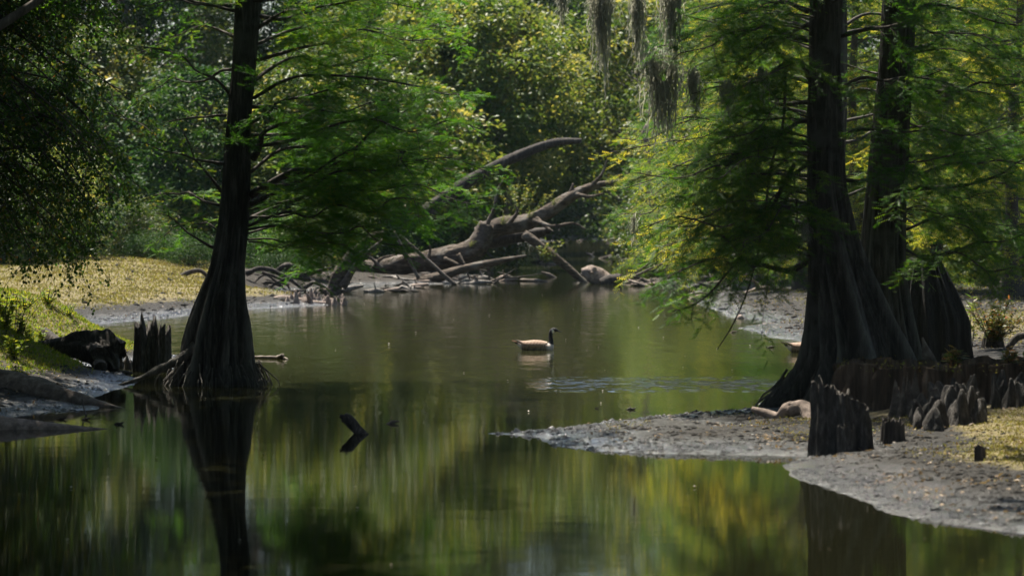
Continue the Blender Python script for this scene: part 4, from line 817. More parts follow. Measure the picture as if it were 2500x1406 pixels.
one('broken_log', 'pale broken log on the debris line below the slanting branch', 'log', 'tan_wood', [([(1420, 664, 124.5), (1440, 668, 124.5), (1462, 678, 124.5), (1492, 692, 124.5)], [.12, .3, .31, .2]), ([(1445, 668, 124.4), (1452, 652, 124.4)], [.2, .1])], None, 16, .4)
one('hollow_log', 'dark hollow log end beside the pale broken log', 'log', 'dark_wood', [([(1468, 694, 124), (1490, 686, 124), (1516, 684, 124)], [.2, .24, .23])], None, 14, .3)
g = G()
for k, (pts, r) in enumerate([([(600, 668), (632, 656), (665, 660), (705, 680), (748, 712)], .13), ([(640, 664), (690, 684), (712, 714)], .08), ([(700, 652), (745, 678), (792, 702)], .09), ([(650, 704), (715, 674), (810, 652)], .06),
    ([(610, 700), (660, 690), (700, 708)], .07), ([(672, 664), (700, 648), (735, 655), (760, 690)], .12), ([(690, 700), (650, 672), (622, 690), (618, 716)], .05), ([(740, 705), (770, 690), (800, 716)], .1)]):
    tube(g, [P(a, b, 113 + .3 * (k % 3)) for a, b in pts], np.linspace(r * .8, r * .3, len(pts)), 8, 40, .6, k)
tag(g.build('root_tangle', M['dark_wood'], None, P(700, 700, 113)), 'tangle of bare grey roots on the bank right of the left cypress', 'roots')
g = G()
for k, (pts, r) in enumerate([([(428, 690), (455, 668), (490, 662), (520, 690)], .10), ([(440, 700), (470, 682), (500, 680), (515, 700)], .07), ([(450, 700), (480, 690), (520, 705)], .08), ([(425, 680), (440, 684), (470, 700)], .05)]):
    tube(g, [P(a, b, 106 + .3 * (k % 3)) for a, b in pts], np.linspace(r, r * .5, len(pts)), 8, 30, .35, k)
tag(g.build('root_tangle', M['dark_wood'], None, P(470, 700, 106)), 'dark roots curling over the mound just left of the left cypress trunk', 'roots')
one('clod', 'dark lump of driftwood lying on the sunlit mossy mound', 'driftwood', 'dark_wood', [([(344, 694, 103), (362, 690, 103), (386, 692, 103)], [.06, .1, .05]), ([(360, 691, 103), (385, 686, 103)], [.07, .04])], None, 9, .5)

# ------------------------------------------------------------------ cypress knees: one rootstock with its knees as parts
def knees(label, mat, spots, origin, seed, rootpts=None):
    rng = np.random.default_rng(seed); root = empty('cypress_knees', origin, label, 'cypress knees', 'clusters of cypress knees')
    if rootpts:
        g = G(); tube(g, rootpts[0], rootpts[1], 10, 30, .4, seed); g.build('rootstock', M[mat], root, origin)
    for x, y, z, h, r in spots:
        g = G(); l = rng.normal(0, .12, 2) * h
        tube(g, [(x, y, z - .12), (x + l[0] * .2, y, z + h * .3), (x + l[0] * .7, y + l[1], z + h * .75), (x + l[0], y + l[1], z + h)], [r * 1.9, r * 1.2, r * .7, r * .25], 12, 16, .6, rng.random() * 40)
        g.build('knee', M[mat], root, origin)
rng = np.random.default_rng(6); sp = []
for k in range(34):
    px = rng.uniform(700, 842); Y = WY(rng.uniform(738, 746)); x = (px - CX) * Y / F
    h = np.interp(px, [700, 725, 745, 775, 800, 842], [.24, .46, .46, .40, .26, .24]) * rng.uniform(.6, 1.1); sp.append((x, Y, .0, h, .055 * rng.uniform(.7, 1.3)))
knees('pale cypress knees clustered on the mud point right of the left cypress', 'tan_wood', sp, W(770, 745), 1, ([P(648, 740, 98.5), P(672, 734, 98.5), P(695, 730, 98.5), P(760, 742, 98.5), P(840, 744, 98.5)], [.05, .14, .12, .12, .06]))
sp = []
for k in range(62):
    px = rng.uniform(2232, 2405); Y = WY(rng.uniform(1060, 1090)); x = (px - CX) * Y / F; sp.append((x, Y, max(gz(x, Y), 0), np.interp(px, [2230, 2280, 2390, 2410], [.18, .28, .38, .22]) * rng.uniform(.4, 1.35), .062 * rng.uniform(.6, 1.6)))
knees('grey cypress knees crowded in front of the wide flat topped stump', 'knee_wood', sp, on(2315, 1075), 2)
sp = []
for k in range(14):
    px = rng.uniform(2425, 2530); Y = WY(rng.uniform(1040, 1062)); x = (px - CX) * Y / F; sp.append((x, Y, max(gz(x, Y), 0), rng.uniform(.2, .45), .055 * rng.uniform(.7, 1.3)))
knees('grey cypress knees at the right edge below the mossy stump rim', 'knee_wood', sp, on(2475, 1055), 3)
sp = []
for px, row in ((296, 900), (304, 898), (312, 902), (318, 896), (288, 896)):
    Y = WY(row); x = (px - CX) * Y / F; sp.append((x, Y, max(gz(x, Y), 0), rng.uniform(.12, .3), .04))
knees('few small dark cypress knees between the fallen stump and jagged stump', 'dark_wood', sp, on(304, 899), 4)

# ------------------------------------------------------------------ drift pieces and floating leaves
def chip_mesh(seed, mat, name, L=.5, r=.05):
    g = G(); rng = np.random.default_rng(seed); p = np.array([[-.5, 0, 0], [-.1, .05 * rng.normal(), .03], [.2, .08 * rng.normal(), .02], [.5, 0, .06 * rng.random()]]) * [L, L, L * .6]
    tube(g, p, np.array([.5, 1, .9, .3]) * r, 7, 12, .5, seed, .8)
    if seed % 2: tube(g, [p[1], p[1] + [L * .1, L * .1, L * .28]], [r * .5, r * .2], 5, 6)
    return g.build(name, M[mat])
drift = [chip_mesh(k, m, 'driftwood', .8, .075) for k, m in enumerate(('dead_wood', 'tan_wood', 'dark_wood', 'grey_wood'))]
rng = np.random.default_rng(14); usedd = set()
lines = [(1045, 1215, 683, 693, 26, 'weathered driftwood piece in the debris line under the fallen tree'), (1520, 1650, 688, 700, 22, 'small driftwood piece on the debris line right of the hollow log'),
         (640, 1030, 690, 716, 34, 'driftwood piece littering the mud behind the leaning snag'), (1205, 1420, 672, 690, 8, 'driftwood piece scattered in the shallow behind the slanting branch'), (1300, 1560, 622, 650, 8, 'driftwood piece lying across the far stream'), (1380, 1520, 576, 596, 8, 'pale driftwood at the head of the far stream'), (1680, 1790, 700, 735, 10, 'driftwood piece on the wet mud left of the grey stump')]
for x0, x1, r0, r1, n, lab in lines:
    for k in range(n):
        v = rng.integers(0, 4) if 'pale' not in lab else 1; p = W(rng.uniform(x0, x1), rng.uniform(r0, r1)); s = rng.uniform(.35, 1.0)
        o = drift[v] if v not in usedd else drift[v].copy()
        if v in usedd: COL.objects.link(o)
        usedd.add(v); z = max(gz(p[0], p[1]), 0); o.location = (p[0], p[1], z + .02); o.rotation_euler = (rng.normal(0, .2), rng.normal(0, .25), rng.uniform(-.7, .7) + (pi if rng.random() < .5 else 0)); o.scale = (s * rng.uniform(.8, 1.8), s, s * rng.uniform(.8, 1.5))
        tag(o, lab, 'driftwood', lab.split(' in ')[0].split(' on ')[0] + 's ' + str(lines.index((x0, x1, r0, r1, n, lab)) and 'by the far timber' or 'under the fallen tree'))
one('dead_branch', 'long thin branch reaching right along the far stream debris', 'branch', 'dead_wood', [([(1500, 690, 124), (1545, 676, 124), (1590, 690, 124), (1640, 694, 124)], [.08, .07, .06, .03]), ([(1545, 676, 124), (1590, 655, 124), (1625, 640, 124)], [.05, .04, .02])])
one('dead_branch', 'thin dark forked twig standing in the shallows under the lower log', 'branch', 'dark_wood', [([(1205, 692, 125), (1240, 668, 125), (1262, 655, 125)], [.03, .025, .01]), ([(1225, 679, 125), (1270, 676, 125), (1325, 668, 125)], [.025, .025, .01])])
gx = G(); add_leaves(gx, np.array([[0, 0, .006]]), np.array([[1., 0, .15]]), np.array([[0, .1, 1.]]), [.05], [.035], np.array([.5]), .35)
m_, N_, L_, p_ = newmat('pale floating leaf'); p_.inputs['Base Color'].default_value = (.62, .56, .45, 1); p_.inputs['Roughness'].default_value = .35
leaf0 = gx.build('floating_leaf', m_); first = True
spots = [(1018, 813), (1130, 911), (730, 873), (957, 1380), (700, 1220), (863, 1190), (877, 1242), (173, 1192), (162, 1320), (588, 1320), (92, 1100), (455, 973), (505, 973), (708, 1051), (731, 1056), (1046, 958), (1167, 957), (1358, 955), (1367, 955), (1472, 955), (1294, 1006), (1034, 1008), (1462, 985),
    (1070, 1050), (1332, 1052), (1303, 787), (1350, 775), (1395, 755), (1462, 848), (1590, 760), (1670, 870), (1668, 898), (1755, 852), (1735, 778), (1830, 845), (1380, 830), (1320, 720), (890, 742), (1195, 770), (1110, 780), (820, 855), (950, 840), (1560, 800), (1620, 825), (1475, 905), (1240, 930), (1780, 905), (380, 1120), (1230, 1300), (1100, 1150), (640, 1110), (1700, 1190)]
for px, py in spots:
    p = W(px + rng.normal(0, 3), py); o = leaf0 if first else leaf0.copy()
    if not first: COL.objects.link(o)
    first = False; s = rng.uniform(.45, .9); o.location = (p[0], p[1], .004); o.rotation_euler = (0, 0, rng.uniform(0, 6.3)); o.scale = (s, s, s)
    tag(o, 'tiny pale leaf floating on the dark creek water', 'leaf', 'pale leaves floating on the creek')
for px, py, s, v, lab in ((958, 1034, .22, 1, 'pale curled bark piece floating beside the dark stub'), (1541, 1000, .16, 3, 'curled leaf scrap floating above the mud spit'), (291, 1036, .16, 2, 'dark bark flake floating right of the lower left logs'), (210, 1025, .16, 2, 'dark bark flake below the upright twig'),
    (150, 1024, .16, 2, 'dark bark flake between the two lower left logs'), (1882, 849, .2, 0, 'brown bark sliver floating left of the second goose'), (1458, 997, .08, 2, 'tiny dark bark scrap left of the curled scrap'), (1790, 812, .2, 1, 'pale chip at the tip of the far right mud')):
    o = drift[v].copy(); COL.objects.link(o); p = W(px, py); o.location = (p[0], p[1], .01); o.scale = (s, s, s * 1.6); o.rotation_euler = (.3, -.2, rng.uniform(-.4, .4)); tag(o, lab, 'bark'); o.pop('group', None); o.name = 'bark_flake'

# ------------------------------------------------------------------ geese
def goose(loc, label):
    root = empty('goose', loc, label, 'goose', 'geese on the creek')
    rg = [(-.41, .150, 0, .012, .010), (-.385, .140, 0, .035, .022), (-.34, .112, 0, .065, .045), (-.27, .082, 0, .102, .080), (-.18, .068, 0, .132, .105), (-.05, .064, 0, .148, .122), (.08, .058, 0, .146, .120), (.17, .05, 5, .132, .106), (.222, .055, 24, .114, .095),
          (.244, .082, 48, .092, .082), (.256, .118, 72, .066, .06), (.260, .158, 87, .047, .045), (.258, .20, 93, .042, .042), (.254, .245, 92, .038, .039), (.254, .29, 88, .036, .038), (.260, .325, 74, .036, .039), (.276, .356, 50, .035, .041), (.300, .375, 22, .036, .043), (.328, .379, 0, .035, .040), (.352, .372, -14, .029, .032), (.372, .365, -18, .021, .022), (.384, .361, -18, .014, .014)]
    rg = np.array(rg); m = 90; t = np.linspace(0, len(rg) - 1, m); A = spline(rg, m); n = 28; th = np.linspace(0, 2 * pi, n, endpoint=False)
    a = np.radians(A[:, 2]); u = np.stack([-np.sin(a), 0 * a, np.cos(a)], -1); c = np.stack([A[:, 0], 0 * a, A[:, 1]], -1)
    V = c[:, None] + u[:, None] * (A[:, 4][:, None] * np.sin(th))[..., None] + np.array([0, 1., 0]) * (A[:, 3][:, None] * np.cos(th))[..., None]
    idx = np.repeat(t, n); V = V.reshape(-1, 3); V = np.vstack([V, c[0], c[-1]]); idx = np.append(idx, [0, 21])
    x, y, z = V.T; rgb = np.tile(np.array([.30, .20, .14]), (len(V), 1))
    low = sstep(.085, .03, z)[:, None]; bar = (.75 + .35 * np.sin(x * 150 + 30 * z))[:, None]
    rgb = rgb * (1 - low) + np.array([.27, .21, .165]) * low; rgb *= np.where(x[:, None] < .2, bar, 1)
    br = sstep(.15, .22, x)[:, None]; rgb = rgb * (1 - br) + np.array([.58, .51, .45]) * br
    ru = (sstep(-.27, -.32, x) * sstep(.125, .10, z))[:, None]; rgb = rgb * (1 - ru) + np.array([.75, .72, .68]) * ru
    tl = (sstep(-.33, -.36, x) * sstep(.11, .13, z))[:, None]; rgb = rgb * (1 - tl) + np.array([.02, .018, .016]) * tl
    nk = sstep(9.9, 10.15, idx)[:, None]; rgb = rgb * (1 - nk) + np.array([.008, .008, .009]) * nk
    ck = (((x - .296) / .026) ** 2 + ((z - .352 + (x - .296) * .55) / .034) ** 2 < 1) & (idx > 15) & (z > .31)
    rgb[ck] = (.9, .88, .84)
    jj = np.arange(n); e = (m - 1) * n
    g = G().add(V, [grid_faces(m, n), np.stack([np.full(n, m * n), (jj + 1) % n, jj], -1), np.stack([np.full(n, m * n + 1), e + jj, e + (jj + 1) % n], -1)])
    g.build('body', M['plumage'], root, rgb=rgb)
    g = G(); q = np.linspace(0, 1, 8); bx = .374 + .092 * q; bz = .364 - .022 * q - .004 * np.sin(q * pi); ry = .015 * (1 - .45 * q); rz = .0145 * (1 - .62 * q)
    V = np.stack([bx[:, None] + 0 * th, ry[:, None] * np.cos(th), bz[:, None] + rz[:, None] * np.sin(th)], -1).reshape(-1, 3); V = np.vstack([V, [.374, 0, .364], [bx[-1] + .006, 0, bz[-1]]])
    g.add(V, [grid_faces(8, n), np.stack([np.full(n, 8 * n), (jj + 1) % n, jj], -1), np.stack([np.full(n, 8 * n + 1), 7 * n + jj, 7 * n + (jj + 1) % n], -1)])
    g.build('bill', M['bill'], root)
    for s in (-1, 1):
        g = G(); tube(g, [(.338, s * .030, .386), (.334, s * .036, .386)], [.006, .004], 8, 4); g.build('eye', M['bill'], root)
        U, Vv = np.meshgrid(np.linspace(0, 1, 60), np.linspace(0, 1, 16), indexing='ij')   # folded wing: a curved shell along the back
        X = .19 - .60 * U; wid = np.interp(U, [0, .12, .45, .75, 1], [.3, .75, 1., .7, .12])
        bh = np.interp(X, rg[:8, 0], rg[:8, 4]); bw = np.interp(X, rg[:8, 0], rg[:8, 3]); bc = np.interp(X, rg[:8, 0], rg[:8, 1])
        an = pi / 2 - (1.72 * wid * Vv) * (1 - .12 * U)
        off = .006 + .012 * np.sin(Vv * pi) * wid
        Yv = s * ((bw + off) * np.cos(an) + .002); Z = bc + (bh + off) * np.sin(an) + .03 * sstep(.7, 1, U)
        Vt = np.stack([X, Yv, Z], -1).reshape(-1, 3); Vi = Vt.copy(); Vi[:, 1] *= .93; Vi[:, 2] -= .008
        edge = (.5 + .5 * np.sin(U * 62 + 6 * Vv + 2.0 * np.sin(Vv * 14)))
        cw = np.array([.26, .155, .10])[None, None] * (1 - .75 * edge[..., None] ** 2) + np.array([.46, .33, .235])[None, None] * .75 * edge[..., None] ** 2
        pal = sstep(.25, 0, U)[..., None]; cw = cw * (1 - pal) + np.array([.42, .31, .23]) * pal
        dk = (sstep(.72, .9, U) * (Vv > .35))[..., None]; cw = cw * (1 - dk) + np.array([.05, .035, .03]) * dk
        rgbw = np.vstack([cw.reshape(-1, 3)] * 2); f = grid_faces(60, 16, False); f = f if s < 0 else f[:, ::-1]
        g = G().add(np.vstack([Vt, Vi]), [f, f[:, ::-1] + 960]); g.build('wing', M['plumage'], root, rgb=rgbw)
    g = G(); tc = []
    for k, aa in enumerate(np.linspace(-.5, .5, 9)):
        b = np.array([-.35, .05 * aa, .145]); tip = np.array([-.35 - .115 * cos(aa), .13 * sin(aa), .172 + .012 * (k % 2)]); sd_ = np.array([0, .014, 0])
        g.add([b - sd_, b + sd_, tip + sd_ * .8, tip - sd_ * .8, b - sd_ + [0, 0, .006], b + sd_ + [0, 0, .006], tip + sd_ * .8 + [0, 0, .004], tip - sd_ * .8 + [0, 0, .004]], np.array([[0, 3, 2, 1], [4, 5, 6, 7], [0, 1, 5, 4], [1, 2, 6, 5], [2, 3, 7, 6], [3, 0, 4, 7]]))
        tc += [(.10, .06, .045)] * 4 + [(.30, .15, .09)] * 4
    g.build('tail', M['plumage'], root, rgb=np.array(tc), smooth=False)
    return root
m_, N_, L_, p_ = newmat('goose plumage'); a_ = N_.new('ShaderNodeAttribute'); a_.attribute_name = 'plumage'; L_.new(a_.outputs['Color'], p_.inputs['Base Color']); p_.inputs['Roughness'].default_value = .75
tc_ = N_.new('ShaderNodeTexCoord'); n_ = noise(N_, L_, mapping(N_, L_, tc_.outputs['Object'], (60, 60, 120)).outputs[0], 1, 3); b_ = bump(N_, L_, n_.outputs['Fac'], .004); L_.new(b_.outputs[0], p_.inputs['Normal']); M['plumage'] = m_
m_, N_, L_, p_ = newmat('goose bill'); p_.inputs['Base Color'].default_value = (.012, .012, .013, 1); p_.inputs['Roughness'].default_value = .3; M['bill'] = m_
gp = W(1311, 855); go = goose(gp, 'brown goose with black neck and white cheek swimming in open water')
g2 = copy_tree(go); p = W(1968, 860); g2.location = (p[0], p[1], 0); g2.rotation_euler = (0, 0, .12); tag(g2, 'second goose on the water, mostly hidden behind the big right trunk')

# ------------------------------------------------------------------ hanging grey moss
def moss(px, r0, r1, wpx, Y, label, n=60, seed=0):
    rng = np.random.default_rng(seed); g = G(); w = wpx * Y / F / 2; top = P(px, r0, Y); Lt = (r1 - r0) * Y / F
    for k in range(n):
        o = rng.normal(0, .5, 2) * w; l = Lt * (1 - min(.75, (np.hypot(*o) / max(w, .01)) * .42)) * rng.uniform(.25, 1.05); m = 12; q = np.linspace(0, 1, m); t0 = rng.uniform(-.12, .22) * Lt * (.3 + np.hypot(*o) / max(w, .01) * .5)
        wob = np.cumsum(rng.normal(0, .008 + .06 * w, (m, 2)), 0); cx = top[0] + o[0] * (1 - .45 * q) + wob[:, 0]; cy = top[1] + o[1] * (1 - .45 * q) + wob[:, 1]; cz = top[2] - t0 - l * q - rng.random() * .15 * Lt * q
        hw = (.006 + .010 * rng.random()) * (1 - q) ** .4 * (.6 + .4 * np.sin(q * 40 + k)) + .002; a = rng.uniform(0, pi); dx, dy = np.cos(a) * hw, np.sin(a) * hw
        A = np.stack([cx - dx, cy - dy, cz], -1); B = np.stack([cx + dx, cy + dy, cz], -1); Vm = np.stack([A, B], 1).reshape(-1, 3); i = np.arange(m - 1)[:, None] * 2
        g.add(Vm, i + np.array([0, 1, 3, 2]), rng.random())
        for j in rng.integers(1, m - 1, 3):
            b = np.array([cx[j], cy[j], cz[j]]); d = np.append(rng.normal(0, .6, 2), -1) * rng.uniform(.05, .14); e = np.array([.004, 0, 0]); g.add([b - e, b + e, b + d], np.array([[0, 1, 2]]), rng.random())
    o = g.build('hanging_moss', M['moss_grey'], None, top, smooth=False); return tag(o, label, 'hanging moss', 'grey moss hanging from cypress boughs')
for k, a in enumerate([(1466, -40, 215, 62, 46.6, 'long pale beard of moss hanging leftmost near the top of the picture', 110), (1618, 130, 360, 95, 46.8, 'largest pale moss curtain hanging above the yellow-green boughs', 170), (1640, -40, 190, 50, 46.4, 'moss strand hanging just over the largest moss curtain', 70),
    (1556, -20, 170, 40, 46.9, 'darker moss strand between the two pale moss beards', 60), (1692, 170, 285, 34, 46.5, 'short moss tuft right of the largest moss curtain', 45), (1778, 200, 300, 40, 46.6, 'dark moss tuft hanging under the bent limb', 50), (1372, -30, 70, 18, 50, 'small moss tuft hanging at the top centre', 25),
    (2313, 205, 300, 24, 51.3, 'narrow moss strip hanging from the right-hand limb', 36), (1862, 170, 265, 24, 47, 'thin moss strip close to the big right trunk', 30), (1546, 525, 605, 14, 60.5, 'tiny moss wisp hanging low over the far stream', 18), (1965, 545, 600, 26, 46.8, 'pale moss wisp low beside the big right trunk', 20)]):
    moss(*a[:6], n=int(a[6] * 1.6), seed=k + 100)

# ------------------------------------------------------------------ plants
def weed(name, mat, h, nst, nl, ll, seed, lab, cat='weed', spread=.12):
    # each stem joins the others at the foot
    rng = np.random.default_rng(seed); root = empty(name, (0, 0, 0), lab, cat); gs_ = G(); gl = G()
    for k in range(nst):
        d = np.append(rng.normal(0, spread, 2), 1.); b = np.append(rng.normal(0, .008, 2), -.03); hh = h * rng.uniform(.55, 1.05); w = np.linspace(0, 1, 5)[:, None]
        tp = b + d * hh * w + np.append(rng.normal(0, .06, 2), 0) * hh * w ** 2; tube(gs_, tp, np.linspace(.007, .003, 5), 5, 8)
        v = rng.uniform(.2, 1.0, nl); cp = np.stack([np.interp(v * 4, range(5), tp[:, a]) for a in range(3)], -1); dd = np.column_stack([rng.normal(0, 1, (nl, 2)), rng.uniform(-.2, .7, nl)])
        add_leaves(gl, cp, dd, rng.normal(0, .3, (nl, 3)) + [0, 0, 1], ll * rng.uniform(.6, 1.2, nl), ll * .36 * rng.uniform(.7, 1.2, nl), np.clip(rng.random(nl), 0, 1))
    gs_.build('stem', M['twig'], root); gl.build('leaves', M[mat], root, smooth=False); return root
pr = [weed('weed', 'weed', .42, 5, 14, .11, 1, 'x'), weed('weed', 'weed', .30, 7, 12, .085, 2, 'x', spread=.25), weed('weed', 'needle_sun', .2, 10, 16, .05, 3, 'x', spread=.4)]
fst = set(); rng = np.random.default_rng(40)
for k, (px, Y, v, s, lab) in enumerate([(18, 57, 0, 1.2, 'tall leafy weed at the left edge of the grassy bank'), (52, 58, 0, 1.25, 'tall leafy weed second from the left edge'), (100, 60, 0, 1.1, 'leafy weed standing up on the left bank crest'), (150, 61, 0, .9, 'leafy weed at the right end of the weed patch'),
    (35, 54.5, 1, 1.4, 'broad leafed weed low at the left edge'), (75, 59, 1, 1.3, 'bushy weed in the middle of the weed patch'), (125, 58.5, 1, 1.0, 'small bushy weed near the leaning stub'), (165, 63, 2, 1.2, 'low feathery weed sloping to the cove'), (5, 60, 1, 1.5, 'bushy weed cut by the left edge'),
    (60, 62, 2, 1.5, 'feathery weed behind the tall weeds'), (115, 63, 2, 1.4, 'feathery weed on the bank crest'), (200, 62, 2, .9, 'tiny feathery weed near the cove'), (30, 61, 0, 1.0, 'leafy weed behind the tall weeds at the left edge'), (-20, 57, 0, 1.3, 'weed just beyond the left edge'),
    (40, 52.5, 2, .9, 'dark low weed on the shaded mud at the left edge')]):
    o = pr[v] if v not in fst else copy_tree(pr[v]); fst.add(v); x = (px - CX) * Y / F; o.location = (x, Y, gz(x, Y)); o.rotation_euler = (0, 0, rng.uniform(0, 6.3)); o.scale = (s, s, s); tag(o, lab, None, 'weeds on the left bank')
pp = weed('leafy_plant', 'shrub', .22, 10, 12, .085, 5, 'yellow-green seedling clump growing on the rim of the wide stump', 'plant', .5); pp.location = P(2330, 880, 44.6); pp.location.z = .74; pp.scale = (1.5, 1.5, 1.2)
q = copy_tree(pp); q.location = P(2470, 880, 44.4); q.location.z = .74; q.rotation_euler = (0, 0, 2); tag(q, 'leafy seedling clump on the wide stump at the right edge')
q = copy_tree(pp); q.location = P(2440, 930, 43.75); q.location.z = .48; q.scale = (.6, .6, .6); q.rotation_euler = (0, 0, 4); tag(q, 'small seedling sprouting from the front face of the wide stump')
sh = weed('red_leafed_shrub', 'shrub', .85, 24, 60, .085, 8, 'reddish green leafed shrub growing out of the dark stump at right', 'shrub', .28); sh.location = on(2424, 886) + np.array([0, -.1, .05]); sh.scale = (1.2, 1.2, .95)
q = weed('sapling', 'weed', .8, 6, 18, .12, 9, 'thin yellow-green sapling left of the reddish shrub', 'sapling', .2); q.location = on(2372, 872); q.scale = (1.2, 1.2, 1.1)
vn = weed('vine', 'leaf_pale', .9, 12, 26, .13, 10, 'leafy vine hanging on the slanting branch of the fallen timber', 'vine', .3); vn.location = P(1332, 650, 126.2)
for x_, r_, y_, s_, lab in ((1228, 552, 128.1, .45, 'leafy vine tuft on the bend of the fallen tree'), (1292, 536, 128.1, .4, 'leafy vine tuft on the rising limb'), (1352, 505, 128.1, .35, 'leafy vine tuft high on the rising limb'), (1150, 606, 127.6, .3, 'small leaf tuft on the fallen trunk left of its joint')):
    q = copy_tree(vn); q.location = P(x_, r_, y_); q.scale = (s_,) * 3; tag(q, lab, None, 'vines on the fallen timber')
vn2 = weed('vine', 'leaf_pale', 2.6, 22, 70, .15, 11, 'pale leafy vine spreading over the short leaning trunk', 'vine', .4); vn2.location = P(1270, 560, 144)
g = G(); rng = np.random.default_rng(3)
for k in range(14):
    b = P(rng.uniform(-10, 60), 745, 57); b[2] = gz(b[0], b[1]) - .02; h = rng.uniform(.35, .75); l = rng.normal(.1, .12); tube(g, [b, b + [l * .3, 0, h * .5], b + [l, rng.normal(0, .05), h]], [.006, .005, .002], 4, 10)
tag(g.build('reed', M['twig'], None, P(20, 740, 57)), 'clump of thin dark dry reed stalks at the left edge', 'reeds')

# ------------------------------------------------------------------ ground cover, litter and mud clods: nobody could count them
def scatter(n, px, Yr, seed, cond):
    rng = np.random.default_rng(seed); u = rng.uniform(*px, n); Y = 1 / rng.uniform(1 / Yr[1], 1 / Yr[0], n); x = (u - CX) * Y / F; z = ground_z(x, Y); k = cond(x, Y, z, rng.random(n)); return np.stack([x, Y, z], -1)[k], rng
zones = [((-150, 460), (54, 82), 90000), ((-100, 720), (82, 135), 90000), ((1900, 2700), (29, 42.5), 60000), ((1250, 2000), (39, 48), 30000), ((1690, 2700), (62, 120), 70000)]
g = G()
for k, (a, b, n) in enumerate(zones):
    C, rng = scatter(n, a, b, 300 + k, lambda x, y, z, r: (z > .1) & (r < (moss_mask(x, y, z) + .55 * fbm(x * .9, y * .6, 4)) * 1.25 - .10))
    m = len(C); s = np.clip(C[:, 1] / 60, .75, 1.7); tint = np.clip(rng.normal(.45, .22, m) + (.35 if k == 0 else 0), 0, 1)
    add_leaves(g, C, rng.normal(0, .6, (m, 3)) + [0, 0, .55], rng.normal(0, .6, (m, 3)) + [0, 0, .8], .042 * s * rng.uniform(.5, 1.4, m), .022 * s * rng.uniform(.6, 1.3, m), tint)
g2_ = G(); C, rng = scatter(60000, (-150, 460), (53, 76), 999, lambda x, y, z, r: (z > .14) & (r < moss_mask(x, y, z) * 1.4 - .1)); m = len(C)
add_leaves(g2_, C, rng.normal(0, .5, (m, 3)) + [0, 0, .7], rng.normal(0, .6, (m, 3)) + [0, -.2, .7], rng.uniform(.03, .09, m), rng.uniform(.012, .028, m), rng.random(m))
tag(g2_.build('grass', M['weed'], smooth=False), 'bright yellow-green grass and clover on the near left bank', 'grass', kind='stuff')
tag(g.build('ground_cover', M['cover'], smooth=False), 'yellow-green creeping moss and tiny leaves covering the raised banks', 'ground cover', kind='stuff')
g = G()
O = np.array([[1, 0, 0], [0, 1, 0], [-1, 0, 0], [0, -1, 0], [0, 0, 1], [0, 0, -1]], float); OF = np.array([[0, 1, 4], [1, 2, 4], [2, 3, 4], [3, 0, 4], [1, 0, 5], [2, 1, 5], [3, 2, 5], [0, 3, 5]])
for k, (a, b, n) in enumerate([((-150, 460), (44, 82), 9000), ((200, 900), (80, 125), 8000), ((1900, 2700), (29, 42.5), 16000), ((1180, 2000), (38.5, 48), 9000), ((1690, 2700), (62, 112), 16000)]):
    C, rng = scatter(n, a, b, 400 + k, lambda x, y, z, r: (z > .005) & (r < .25 + .75 * np.exp(-z / .10)) & (fbm(x * 2.1, y * 1.4, 3) > -.25 + .5 * r))
    m = len(C); s = np.clip(C[:, 1] / 60, .6, 1.6)[:, None] * rng.gamma(2.2, .008, (m, 1)) + .006
    Vc = O[None] * (s[..., None] * rng.uniform(.6, 1.6, (m, 6, 1))) * [1.3, 1.1, .6] ; ang = rng.uniform(0, 6.3, m); ca, sa = np.cos(ang)[:, None], np.sin(ang)[:, None]
    Vc = np.stack([Vc[..., 0] * ca - Vc[..., 1] * sa, Vc[..., 0] * sa + Vc[..., 1] * ca, Vc[..., 2]], -1) + C[:, None]
    g.add(Vc.reshape(-1, 3), (np.arange(m)[:, None, None] * 6 + OF[None]).reshape(-1, 3), np.repeat(rng.random(m) * .2, 6))
tag(g.build('mud_clods', M['ground']), 'wet mud clods and litter strewn along the water margins', 'mud clods', kind='stuff')

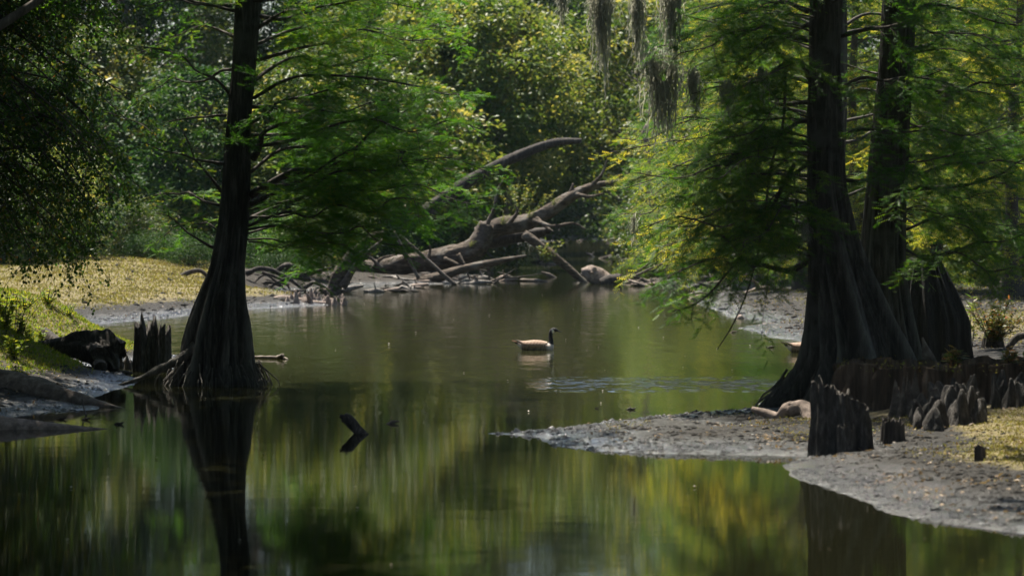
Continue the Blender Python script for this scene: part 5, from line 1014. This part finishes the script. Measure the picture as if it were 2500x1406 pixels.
M['litter'] = leaf_mat('dead leaves', [(0, (.06, .04, .025)), (.6, (.19, .13, .08)), (1, (.36, .27, .18))], .2)
g = G()
for k, (a, b, n) in enumerate([((-150, 460), (45, 82), 2600), ((300, 1200), (82, 135), 3000), ((1850, 2700), (29, 44), 2200), ((1180, 2000), (38.5, 48), 500), ((1690, 2700), (62, 120), 6000)]):
    C, rng = scatter(n, a, b, 500 + k, lambda x, y, z, r: (z > .03) & (fbm(x * 1.3 + 7, y * .9, 3) > -.1 + .5 * (r - .5))); m = len(C)
    add_leaves(g, C + [0, 0, .008], rng.normal(0, 1, (m, 3)) * [1, 1, .3], rng.normal(0, .35, (m, 3)) + [0, 0, 1], rng.uniform(.03, .08, m), rng.uniform(.02, .04, m), rng.random(m), .3)
tag(g.build('fallen_leaves', M['litter'], smooth=False), 'dead brown leaves lying over the mud banks', 'leaf litter', kind='stuff')
g = G(); rng = np.random.default_rng(71); n = 900; u = rng.uniform(-50, 2550, n); row = 690 + 716 * rng.random(n) ** 1.6; Yw = WY(row); xw = (u - CX) * Yw / F
k = (sdf(xw, Yw) < -.1) & (fbm(xw * .5, Yw * .25, 3) > -.15); C = np.stack([xw, Yw, 0 * xw + .003], -1)[k]; m = len(C)
add_leaves(g, C, rng.normal(0, 1, (m, 3)) * [1, 1, .05], rng.normal(0, .1, (m, 3)) + [0, 0, 1], rng.uniform(.008, .022, m), rng.uniform(.006, .014, m), rng.uniform(.4, 1, m), .1)
tag(g.build('pollen', M['litter'], smooth=False), 'pollen and seed specks drifting on the creek surface', 'pollen', kind='stuff')

# ------------------------------------------------------------------ thin humid air over the creek
hz_, N, L, p_ = newmat('humid air'); N.remove(p_)
vol = N.new('ShaderNodeVolumePrincipled'); vol.inputs['Color'].default_value = (.66, .86, 1.0, 1); vol.inputs['Density'].default_value = .00006; vol.inputs['Anisotropy'].default_value = .2
L.new(vol.outputs[0], N['Material Output'].inputs['Volume'])
g = G(); x0, x1, y0, y1, z0, z1 = -420, 420, -60, 900, -2.2, 48
g.add([[x0, y0, z0], [x1, y0, z0], [x1, y1, z0], [x0, y1, z0], [x0, y0, z1], [x1, y0, z1], [x1, y1, z1], [x0, y1, z1]], np.array([[0, 3, 2, 1], [4, 5, 6, 7], [0, 1, 5, 4], [1, 2, 6, 5], [2, 3, 7, 6], [3, 0, 4, 7]]))
tag(g.build('haze', hz_, smooth=False), 'thin humid haze filling the air over the creek', 'haze', kind='stuff')
